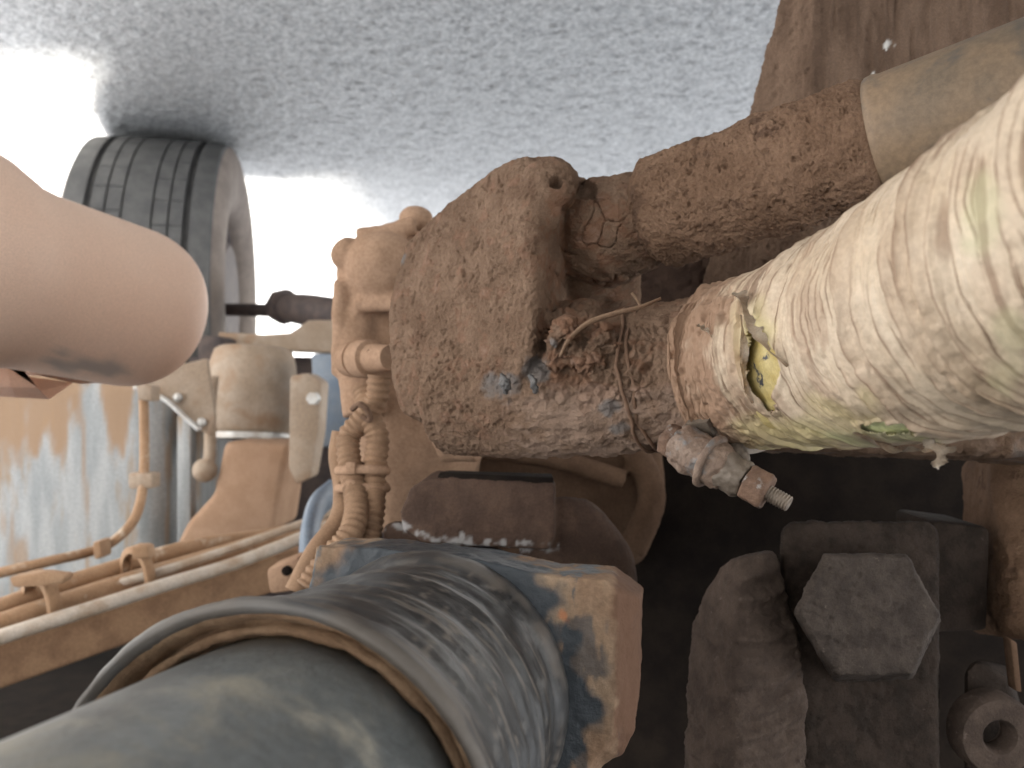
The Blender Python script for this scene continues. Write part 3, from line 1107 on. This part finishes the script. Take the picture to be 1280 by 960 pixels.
# fine pleats running with the turns
h += .0005 * vnoise(np.stack([ph * 5.5, TT * 1.6, turn * 9], 1), 87) * (0.4 + .6 * turn)
ph2 = ph * 2.7 + 1.3 * fbm(base * 26, 2, 201)
fr2 = ph2 - np.floor(ph2)
lm2 = sstep(.05, .45, fbm(np.stack([ph * 1.1, TT * 1.4, SS * 20], 1), 2, 203))
h -= .0007 * sstep(.14, .0, np.minimum(fr2, 1 - fr2)) * lm2
h -= .0011 * sstep(.07, .0, np.minimum(fr, 1 - fr)) * local
dirt = sstep(.19, .03, np.minimum(fr, (1 - fr) * 1.6) + .06 * vnoise(base * 160, 85)) * local * sstep(.1, .5, turn + .1)
dirt = np.maximum(dirt, .7 * sstep(.55, .75, vnoise(np.stack([ph * 2.5, TT * 1.3, turn * 5], 1), 188)))
dirt = np.maximum(dirt, .85 * sstep(.38, .62, fbm(np.stack([ph * 2.2, TT * 1.1, turn * 5], 1), 3, 88)) * sstep(1010, 940, px[:, 0] - 60 * warp))
dirt = np.maximum(dirt, .9 * sstep(.15, .03, np.minimum(fr2, 1 - fr2)) * lm2)
mudmix = sstep(960, 880, px[:, 0] + 45 * fbm(base * 60, 3, 89) - .20 * (px[:, 1] - 460))
mudmix = np.maximum(mudmix, .55 * sstep(.0, .8, fbm(np.stack([ph * .8, TT * 1.2, SS * 30], 1), 4, 90)) * sstep(1300, 980, px[:, 0]))
mudmix = np.maximum(mudmix, .28 * sstep(-.2, .8, fbm(np.stack([ph * 1.6, TT * 2.5, SS * 40], 1), 4, 93)))


def blob(cx, cy, rx, ry, rot=0.0, nz=0.5, sc=60, seed=95):
    c, s = math.cos(rot), math.sin(rot)
    x, y = px[:, 0] - cx, px[:, 1] - cy
    return 1 - ((x * c + y * s) / rx) ** 2 - ((-x * s + y * c) / ry) ** 2 + nz * fbm(base * sc, 3, seed)


turn_b = hash3(k_.astype(np.int64) * 5 + 11, k_.astype(np.int64) + 3, k_.astype(np.int64) * 0 + 2, 8)
mudmix = np.maximum(mudmix, .42 * turn_b * (.55 + .45 * local) * (1 - .4 * fr))
yel = np.maximum(sstep(-.2, 1.5, blob(985, 545, 75, 32, .1)), sstep(-.1, 1.4, blob(940, 420, 30, 60, .1))) * .62
yel = np.maximum(yel, .35 * sstep(.1, .9, blob(1060, 520, 60, 40, .1)))
grn = np.maximum(.42 * sstep(.1, 1, blob(1235, 270, 40, 70, .2, .8)),   .3 * sstep(.1, 1, blob(1262, 440, 40, 60, .2, .8)))
grn = np.maximum(grn, .7 * sstep(.1, 1, blob(1105, 540, 70, 16, 0, .6)))
# the tear: film lifts round it and is missing inside
tear = blob(957, 462, 21, 56, -.12, .2, 120) * camside
tear2 = blob(908, 448, 8, 26, -.1, .3, 120) * camside
tear3 = blob(1112, 530, 40, 8, .03, .25, 120) * camside
tr = np.maximum(tear, tear3)
h += .0011 * np.exp(-((tr - .05) / .3) ** 2) * camside
h += mudmix * (crumbs(base, .0012, 230, .0018, 97) + .0008 * fbm(base * 90, 3, 98))
h *= np.repeat(np.clip((s_ - .001) / .006, .1, 1), NT)
pos, _ = wrap_pos(h)
f_ = grid_mesh(pos, NS, NT)
inside = (tr > .12)
keep = ~(inside[f_].all(1))
me = mesh_from(pos, f_[keep])
attr(me, 'dirt', np.clip(dirt, 0, 1) * .9)
attr(me, 'mudmix', np.clip(mudmix, 0, 1))
attr(me, 'yellow', yel)
attr(me, 'green', grn)
link_mesh('film_wrap', me, 'wrap', wp)
# lining that shows through the tears
for nm, tt_, mt_ in (('lining', tear, 'lining'), ('lining', tear3, 'lining_green')):
    zone = tt_ > -1.6
    kk = zone[f_].all(1)
    pl, _ = wrap_pos((-.0004 if mt_ == 'lining_green' else -.0019) + .0005 * fbm(base * 120, 3, 101))
    used = np.unique(f_[kk])
    mp_ = np.full(len(pl), -1)
    mp_[used] = np.arange(len(used))
    link_mesh(nm, mesh_from(pl[used], mp_[f_[kk]]), mt_, wp)


def on_wrap(x, y, lift):
    dd = np.where(camside, (px[:, 0] - x) ** 2 + (px[:, 1] - y) ** 2, 1e9)
    k = int(np.argmin(dd))
    return Vector(pos[k] + nn_[k] * lift)


def ribbon(pts, widths, m, parent, name, seed=0, thick=.0005):
    n = 36
    c = catmull([list(p) + [w_] for p, w_ in zip(pts, widths)], n)
    t, A, B = frames(c[:, :3])
    bm = bmesh.new()
    rows = []
    r_ = random.Random(seed)
    for k in range(n):
        tw = .6 * math.sin(k * .35 + seed)
        ax_ = A[k] * math.cos(tw) + B[k] * math.sin(tw)
        wv = c[k, 3] * r_.uniform(.75, 1.15)
        curl = B[k] * wv * .35
        rows.append([bm.verts.new(c[k, :3] - ax_ * wv + curl), bm.verts.new(c[k, :3]), bm.verts.new(c[k, :3] + ax_ * wv + curl * r_.uniform(.4, 1.4))])
    grid_faces(bm, rows)
    bmesh.ops.solidify(bm, geom=bm.faces[:], thickness=thick)
    return obj(name, bm, m, parent)


ribbon([on_wrap(934, 372, .004), on_wrap(944, 385, .006), on_wrap(955, 408, .004), on_wrap(970, 432, .004), on_wrap(984, 458, .001)],
       [.0030, .0034, .0026, .0024, .001], 'torn_film', wp, 'torn_strip', 1)
ribbon([on_wrap(884, 412, .003), on_wrap(892, 416, .003), on_wrap(900, 424, .001)], [.002, .0016, .001], 'torn_film', wp, 'torn_strip', 2)
ribbon([on_wrap(934, 395, .003), on_wrap(940, 430, .0025), on_wrap(938, 470, .002), on_wrap(944, 502, .001)], [.0006, .0016, .0016, .0006], 'torn_film', wp,
       'torn_strip', 3)
ribbon([on_wrap(1070, 532, .002), on_wrap(1110, 552, .003), on_wrap(1150, 556, .003), on_wrap(1180, 548, .002)], [.001, .0026, .003, .001], 'torn_film', wp,
       'torn_strip', 4)
p0_ = on_wrap(1168, 545, .001)
ribbon([p0_, p0_ + Vector((.0005, -.002, .004)), p0_ + Vector((-.0005, -.001, .009))], [.006, .0045, .0006], 'torn_film', wp, 'torn_strip', 5)

# dead straw and rusty binding wire lying on the sleeve
bm = bmesh.new()
tube(bm, [P(700, 446, .392), P(712, 424, .386), P(735, 404, .383), P(765, 393, .381), P(800, 384, .380), P(826, 373, .382)], [.0008, .0014, .0016, .0016, .0014, .0009],
     8, res=50, flat=.55)
t = obj('straw', bm, 'straw')
tag(t, 'curved dry straw stalk lying across the muddy lower sleeve', 'straw')
bm = bmesh.new()
tube(bm, [P(801, 383, .380), P(796, 374, .379), P(790, 366, .379)], [.0009, .0007, .0009], 8)
obj('twig_tip', bm, 'straw', t)
lsd = (LS[3] - LS[2]).normalized()
for k, (x, lb) in enumerate(((806, 'rusty binding wire round the muddy sleeve, left strand'), (817, 'rusty binding wire round the muddy sleeve, right strand'))):
    c = P(x, 473, .424)
    pts = []
    for j in range(25):
        a = math.radians(-20 + j * 8.5)
        e_a = Vector((0, 0, -1))
        e_a = (e_a - lsd * e_a.dot(lsd)).normalized()
        e_b = lsd.cross(e_a)
        if e_b.y > 0:
            e_b = -e_b
        rr = .0410 + .0007 * math.sin(j * 1.3 + k) + rnd.uniform(-.0004, .0004)
        pts.append(c + (e_a * math.cos(a) + e_b * math.sin(a)) * rr + lsd * (.0014 * math.sin(j * .9 + k * 2) + rnd.uniform(-.0006, .0006)))
    bm = bmesh.new()
    tube(bm, pts, .0010, 8, res=140)
    o = obj('binding_wire', bm, 'wire_rust')
    tag(o, lb, 'wire', 'binding wires')

# ------------------------------------------------------------------ pinch clamp and its bolt
cl = thing('pinch_clamp', 'rusty pinch clamp with a through bolt beneath the wrapped pipe', 'clamp', P(900, 600, .37))
# band round the pipe
ib = int(np.argmin(np.abs(PX(cp)[:, 0] - 925)))
ptB, axB = Vector(cp[ib]), Vector(t_[ib])
bm = bmesh.new()
rb = cr[ib] + .0016
rows = []
for j in range(61):
    a = math.radians(130 + j * 2.3)
    e_ = Vector(e1[ib]) * math.cos(a) + Vector(e2[ib]) * math.sin(a)
    row = []
    for tt_, dr in ((-.0075, 0), (-.0075, .0030), (.0075, .0034), (.0075, 0)):
        row.append(bm.verts.new(ptB + axB * (tt_ - .007 * math.cos(a * 2)) + e_ * (rb + dr)))
    rows.append(row)
grid_faces(bm, rows, True)
obj('band', bm, 'band_steel', cl, sharp=35)
b0, b1 = P(842, 552, .372), P(986, 630, .340)
bd = (b1 - b0).normalized()
ln = (b1 - b0).length
# first lug: a thick knuckle round the bolt, running up to the sleeve
bm = bmesh.new()
lathe(bm, b0, bd, [(.001, .004), (.001, .0098), (.005, .0112), (.018, .0108), (.026, .0105), (.030, .0092), (.031, .004)], 32)
hull(bm, [P(826, 540, .39), P(888, 520, .385), P(884, 590, .372), P(832, 580, .385), P(830, 530, .42), P(890, 520, .42), P(884, 590, .41)], .003)
me = remeshed(bm, .0008, 6)
v, n = getv(me)
setv(me, v + n * (.0010 * fbm(v * 160, 4, 111) + crumbs(v, .0004, 300, .0005, 112))[:, None])
link_mesh('lug', me, 'clamp_steel', cl)
# second lug beyond the jaw plate
bm = bmesh.new()
lathe(bm, b0 + bd * .024, bd, [(0, .004), (0, .0075), (.003, .0092), (.012, .0092), (.015, .008), (.015, .004)], 32)
hull(bm, [P(905, 556, .372), P(930, 552, .368), P(940, 575, .362), P(915, 595, .364), P(915, 555, .40), P(940, 575, .39)], .003)
me = remeshed(bm, .0008, 6)
v, n = getv(me)
setv(me, v + n * (.0009 * fbm(v * 170, 4, 114))[:, None])
link_mesh('lug', me, 'band_steel', cl)
# jaw plate: the folded end of the band standing between the lugs
pj = catmull([P(886, 512, .386), P(893, 535, .372), P(899, 560, .361), P(910, 582, .354), P(924, 596, .352)], 24)
bm = bmesh.new()
rows = []
for k in range(24):
    p_ = Vector(pj[k])
    rows.append([bm.verts.new(p_ + Vector((0, 0, 0))), bm.verts.new(p_ + Vector((-.0012, .001, 0))), bm.verts.new(p_ + Vector((-.003, .012, .001))), bm.verts.new(p_ + Vector((-.0015, .012, .001)))])
grid_faces(bm, rows, True)
obj('jaw', bm, 'clamp_steel', cl, sharp=40)
bm = bmesh.new()
lathe(bm, b0, bd, [(.0185, .004), (.0185, .0128), (.0192, .0136), (.0212, .0136), (.0219, .0128), (.0219, .004)], 40)
me = remeshed(bm, .0006, 3)
v, n = getv(me)
setv(me, v + n * (.0004 * fbm(v * 200, 3, 118))[:, None])
link_mesh('jaw', me, 'clamp_steel', cl)
bm = bmesh.new()
hexa(bm, b0 + bd * .002, -bd, .0088, .007, .3, .0012)
me = remeshed(bm, .0006, 2)
v, n = getv(me)
setv(me, v + n * (.0004 * fbm(v * 260, 3, 116))[:, None])
link_mesh('bolt_head', me, 'clamp_rust', cl)
bm = bmesh.new()
hexa(bm, b0 + bd * (ln - .0205), bd, .0094, .0105, .5, .0010)
me = remeshed(bm, .0006, 2)
v, n = getv(me)
setv(me, v + n * (.0004 * fbm(v * 240, 3, 117))[:, None])
link_mesh('nut', me, 'clamp_rust', cl)


def thr(s):
    return 1 + .07 * math.cos(2 * PI * s / .00135)


bm = bmesh.new()
tube(bm, [b0 + bd * .01, b0 + bd * (ln * .6), b1 - bd * .002, b1], [.0036, .0036, .0036, .0026], 18, res=240, rfun=thr)
obj('bolt_thread', bm, 'band_steel', cl)

# ------------------------------------------------------------------ dirty beam behind the wrapped pipe and its hanger
bm = bmesh.new()
hull(bm, [P(880, 470, .46), P(1500, 470, .42), P(880, 556, .47), P(1500, 585, .42), P(880, 500, .56), P(1500, 500, .52), P(900, 562, .54), P(1500, 592, .50)], .008)
me = remeshed(bm, .0016, 3)
v, n = getv(me)
setv(me, v + n * crumbs(v, .0014, 180, .002, 121)[:, None])
attr(me, 'red', np.zeros(len(v)))
attr(me, 'pale', sstep(.2, .8, fbm(v * 60, 3, 122)) * .6)
attr(me, 'grey', sstep(.5, .9, fbm(v * 90, 3, 123)) * .5)
t = link_mesh('axle_beam', me, 'mud')
tag(t, 'mud crusted axle beam hidden behind the wrapped pipe, right edge', 'axle')
bm = bmesh.new()
hull(bm, [P(1240, 570, .52), P(1500, 570, .46), P(1246, 700, .51), P(1242, 760, .50), P(1262, 800, .47), P(1500, 790, .45), P(1200, 570, .62), P(1210, 790, .62), P(1500, 800, .6)], .006)
me = remeshed(bm, .0018, 3)
v, n = getv(me)
setv(me, v + n * crumbs(v, .0014, 160, .002, 131)[:, None])
t = link_mesh('hanger_block', me, 'mud_rod')
tag(t, 'brown dirt coated block at the right edge below the axle beam', 'block')

# ------------------------------------------------------------------ dark recess, lower right
bm = bmesh.new()
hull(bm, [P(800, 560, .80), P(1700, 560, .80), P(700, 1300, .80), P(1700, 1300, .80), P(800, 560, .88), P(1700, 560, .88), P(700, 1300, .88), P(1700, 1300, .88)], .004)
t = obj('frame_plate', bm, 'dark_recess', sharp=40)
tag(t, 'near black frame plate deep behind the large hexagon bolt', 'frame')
# spring pad plate with the large bolt
pad = thing('spring_plate', 'flat dark iron plate under the large hexagon bolt head', 'plate', P(1075, 1000, .45))
bm = bmesh.new()
hull(bm, [P(978, 662, .455), P(990, 652, .455), P(1162, 652, .455), P(1172, 664, .455), P(1172, 1100, .43), P(975, 1100, .43),
          P(978, 662, .52), P(1172, 664, .52), P(1172, 1100, .50), P(975, 1100, .50)], .003)
me = remeshed(bm, .0015, 3)
v, n = getv(me)
setv(me, v + n * crumbs(v, .0012, 240, .0012, 141)[:, None])
link_mesh('plate', me, 'dark_iron', pad)
bm = bmesh.new()
slab(bm, [(1165, 650), (1240, 660), (1236, 790), (1168, 792)], .50, .05, .004)
obj('side_lip', bm, 'dark_iron', pad, sharp=40)
hb = thing('hexagon_bolt', 'large dark hexagon bolt head, lower right', 'bolt', P(1080, 850, .42))
bm = bmesh.new()
hx = [(992, 764), (1030, 692), (1132, 692), (1173, 766), (1138, 842), (1042, 845)]
cen = P(1082, 770, .405)
f0 = [P(x, y, .400) for x, y in hx]
k0 = [P(x + 2, y + 8, .450) for x, y in hx]
cham = [cen + (p - cen) * .955 + Vector((0, -.0035, 0)) for p in f0]
hull(bm, f0 + k0 + cham, .0012)
me = remeshed(bm, .0010, 2)
v, n = getv(me)
setv(me, v + n * (crumbs(v, .0007, 330, .0009, 151) + .0005 * fbm(v * 110, 4, 152))[:, None])
link_mesh('bolt_head', me, 'bolt_dust', hb)
# forged shackle left of the bolt
bm = bmesh.new()
hull(bm, [P(924, 698, .425), P(904, 702, .445), P(968, 688, .44), P(974, 742, .435), P(1006, 830, .43), P(1008, 1100, .41), P(918, 1100, .395), P(922, 770, .415),
          P(892, 742, .45), P(866, 772, .46), P(862, 930, .45), P(845, 1100, .43), P(970, 700, .50), P(1006, 1100, .5), P(880, 780, .52), P(862, 1100, .5)], .004)
me = remeshed(bm, .0013, 3)
v, n = getv(me)
hv_ = np.array([30, 30, 230])
setv(me, v + n * (.0013 * fbm(v * hv_ * np.array([1, 1, .55]), 3, 161) + .0013 * np.sin(v[:, 2] * 560 + 3 * vnoise(v * 30, 163)) * sstep(.5, .8, -n[:, 1]) * sstep(915, 925, PX(v)[:, 0]) + crumbs(v, .0010, 260, .0010, 162))[:, None])
t = link_mesh('forged_shackle', me, 'forged_brown')
tag(t, 'rough dark forged shackle standing left of the hexagon bolt', 'shackle')
# eyelet bush at the corner
eb = thing('eyelet_bush', 'dark round eyelet with a hole in the lower right corner', 'bush', P(1250, 965, .46))
bm = bmesh.new()
lathe(bm, P(1250, 922, .445), (0, 1, 0), [(.012, .0085), (.002, .0088), (.0, .0105), (.0, .0215), (.003, .0235), (.014, .0235), (.014, .0085)], 48, cap=False)
obj('ring', bm, 'forged_brown', eb, sharp=40)
bm = bmesh.new()
hull(bm, [P(1206, 838, .47), P(1222, 822, .47), P(1262, 850, .47), P(1262, 900, .47), P(1206, 1040, .47), P(1320, 1040, .47), P(1206, 838, .52), P(1262, 830, .52), P(1206, 1040, .52), P(1320, 1040, .52)], .004)
obj('lug', bm, 'dark_iron', eb, sharp=40)
bm = bmesh.new()
slab(bm, [(1263, 798), (1272, 804), (1278, 866), (1270, 864)], .455, .008, .001)
t = obj('steel_tab', bm, 'shade_and_tab_brown', sharp=40)
tag(t, 'small pale steel tab above the eyelet at the right edge', 'tab')

# ------------------------------------------------------------------ brown bump stop between joint and drive shaft
bs = thing('bump_stop', 'dark brown rounded bump stop with a whitish crusted edge', 'bump stop', P(640, 700, .55))
bm = bmesh.new()
hull(bm, [P(512, 612, .535), P(500, 640, .535), P(504, 664, .535), P(530, 678, .53), P(686, 688, .53), P(694, 670, .53), P(694, 604, .53), P(560, 596, .535), P(530, 600, .535),
          P(545, 588, .60), P(690, 592, .60), P(690, 680, .62), P(520, 660, .62)], .0085, 4)
hull(bm, [P(690, 620, .545), P(745, 625, .56), P(792, 690, .56), P(800, 760, .56), P(690, 740, .55), P(640, 700, .55), P(690, 620, .64), P(790, 690, .64), P(800, 760, .64), P(660, 740, .64)], .008, 3)
hull(bm, [P(480, 655, .56), P(500, 650, .56), P(640, 700, .56), P(640, 760, .56), P(480, 760, .56), P(480, 655, .62), P(640, 690, .62), P(640, 760, .62), P(480, 760, .62)], .005, 3)
me = remeshed(bm, .0013, 4)
v, n = getv(me)
px = PX(v)
setv(me, v + n * crumbs(v, .0006, 260, .0005, 171)[:, None])
edge_y = np.interp(px[:, 0], [495, 530, 600, 690, 700], [655, 672, 678, 684, 684])
nz = fbm(v * 170, 4, 172)
wh = sstep(-.1, 1.3, 1 - ((px[:, 1] - edge_y) / 7) ** 2 + nz * 1.9 - .5) * (px[:, 0] < 700) * (v[:, 1] < .58)
wh2 = sstep(.2, .8, 1 - ((px[:, 0] - 585) / 55) ** 2 - ((px[:, 1] - 690) / 14) ** 2 + nz) * .7
attr(me, 'white', np.clip(np.maximum(wh, wh2), 0, 1) * .85)
link_mesh('block', me, 'brown_rubber', bs)
bm = bmesh.new()
hull(bm, [P(550, 590, .540), P(692, 597, .534), P(692, 606, .531), P(546, 597, .535), P(560, 588, .60), P(690, 592, .60), P(690, 606, .6)], .001)
obj('top_plate', bm, 'dark_recess', bs, sharp=40)

# ------------------------------------------------------------------ drive shaft
ds = thing('drive_shaft', 'black drive shaft with a ribbed dust sleeve, lower left', 'drive shaft', (.06, .3, H + .08))
c = Vector((.0735, .222, H + .1385))
n_ = Vector((-.2, .975, .092)).normalized()
Ls = .158
bm = bmesh.new()
lathe(bm, c - n_ * .30, n_, [(0, .05), (0, .0608), (.15, .0608), (.30, .0608), (.33, .0608)], 160)
obj('shaft_tube', bm, 'tube_paint', ds)
# mud filled throat of the sleeve
bm = bmesh.new()
pr = [(.016, .058), (.015, .0615), (.008, .0622), (.006, .0650), (.011, .0655), (.013, .0668), (.006, .0672), (.001, .0700), (.001, .0712)]
lathe(bm, c, n_, pr, 220, cap=False)
o = obj('mud_throat', bm, 'rim_mud', ds)
v, n = getv(o.data)
setv(o.data, v + n * (.0009 * fbm(v * 130, 3, 181))[:, None])
# dust sleeve with a rolled lip and shallow ribs
pr = [(.004, .0695), (.0, .0706), (-.0022, .0722), (-.0024, .0738), (.0, .0750), (.003, .0749), (.005, .0738)]
NR = 190
for k in range(NR):
    t = .006 + (Ls - .020 - .006) * k / (NR - 1)
    u = (t - .006) / (Ls - .026)
    r = .0735 - .0055 * min(1, u * 2.2) - .0018 * u
    rip = 0
    for ctr, wd, am in ((.12, .05, -.0013), (.30, .05, -.0015), (.44, .04, .0010), (.56, .05, -.0014), (.70, .04, .0012), (.84, .05, -.0012)):
        rip += 1.5 * am * math.exp(-((u - ctr) / wd) ** 2)
    pr.append((t, r + rip))
pr += [(Ls - .018, .0672), (Ls - .014, .0690), (Ls - .006, .0700), (Ls, .0702), (Ls + .002, .069), (Ls + .004, .06)]
bm = bmesh.new()
lathe(bm, c, n_, pr, 260, cap=False)
o = obj('dust_sleeve', bm, 'black_paint', ds)
v, n = getv(o.data)
rel = v + np.array(o.location) + np.array(ds.location) - np.array(c)
tt_ = rel @ np.array(n_)
lat = rel - tt_[:, None] * np.array(n_)[None]
an_ = np.arctan2(lat[:, 2], lat[:, 0])
sc_ = np.stack([tt_ * 420, np.cos(an_) * 2.2, np.sin(an_) * 2.2], 1)
setv(o.data, v + n * (.0004 * fbm(v * 90, 4, 191) + .00012 * fbm(sc_ * np.array([.7, 1, 1]), 2, 192))[:, None])
du = sstep(.25, .75, fbm(sc_ * np.array([.6, 1, 1]), 4, 193) + .25 * fbm(v * 60, 3, 194)) * .34
du = np.maximum(du, .35 * sstep(.005, .0, tt_ + .004 * fbm(v * 70, 3, 199)))
du = np.maximum(du, .35 * sstep(.35, .8, fbm(v * 240, 3, 206)) * sstep(-.2, .4, fbm(v * 35, 2, 207)))
attr(o.data, 'dust', du)
attr(o.data, 'painted_sheen', .2 * sstep(.1, .8, fbm(sc_ * np.array([.16, 2.2, 2.2]), 4, 208)))  # blue-grey highlight streaks painted into the sleeve colour


def on_plane(x, y, t):
    """point of the flange plane (t metres along the shaft) seen at that pixel"""
    o_ = Vector((0, 0, H))
    r_ = P(x, y, 1.0) - o_
    pc = c + n_ * t
    return o_ + r_ * ((pc - o_).dot(n_) / r_.dot(n_))


fp = [(396, 684), (470, 684), (590, 698), (690, 722), (752, 724), (772, 742), (772, 860), (766, 920), (752, 940), (742, 950), (722, 985), (700, 1120), (420, 1180), (330, 1050), (372, 800)]
bk_ = [(404, 680), (478, 681), (596, 694), (692, 714), (764, 718), (801, 746), (798, 860), (792, 915), (778, 944), (754, 956), (732, 988), (710, 1120), (430, 1180), (340, 1050), (380, 800)]
b = bmesh.new()
f0 = [b.verts.new(on_plane(x, y, Ls + .002)) for x, y in fp]
f1_ = [b.verts.new(on_plane(x, y, Ls + .014)) for x, y in bk_]
f2_ = [b.verts.new(v0.co + n_ * .03) for v0 in f1_]
b.faces.new(f0)
b.faces.new(f2_[::-1])
m_ = len(f0)
for i in range(m_):
    j = (i + 1) % m_
    b.faces.new((f0[i], f1_[i], f1_[j], f0[j]))
    b.faces.new((f1_[i], f2_[i], f2_[j], f1_[j]))
me = remeshed(b, .0012, 2)
v, n = getv(me)
px = PX(v)
setv(me, v + n * (.0006 * fbm(v * 120, 4, 195))[:, None])
nz = fbm(v * 220, 3, 196)
attr(me, 'rust', sstep(.3, .7, 1 - ((px[:, 0] - 705) / 13) ** 2 - ((px[:, 1] - 770) / 13) ** 2 + nz * .5))
rel = v - np.array(c)[None]
rad_ = np.linalg.norm(rel - (rel @ np.array(n_))[:, None] * np.array(n_)[None], axis=1)
attr(me, 'paint', np.clip(sstep(.084, .075, rad_ + .010 * fbm(v * 60, 4, 197)) + .7 * sstep(.35, .6, fbm(v * np.array([70, 70, 25]), 4, 198)), 0, 1) * sstep(774, 750, px[:, 0]))
attr(me, 'edge', sstep(762, 774, px[:, 0] + 4 * nz) * .9)
link_mesh('yoke_flange', me, 'yoke_dust', ds)
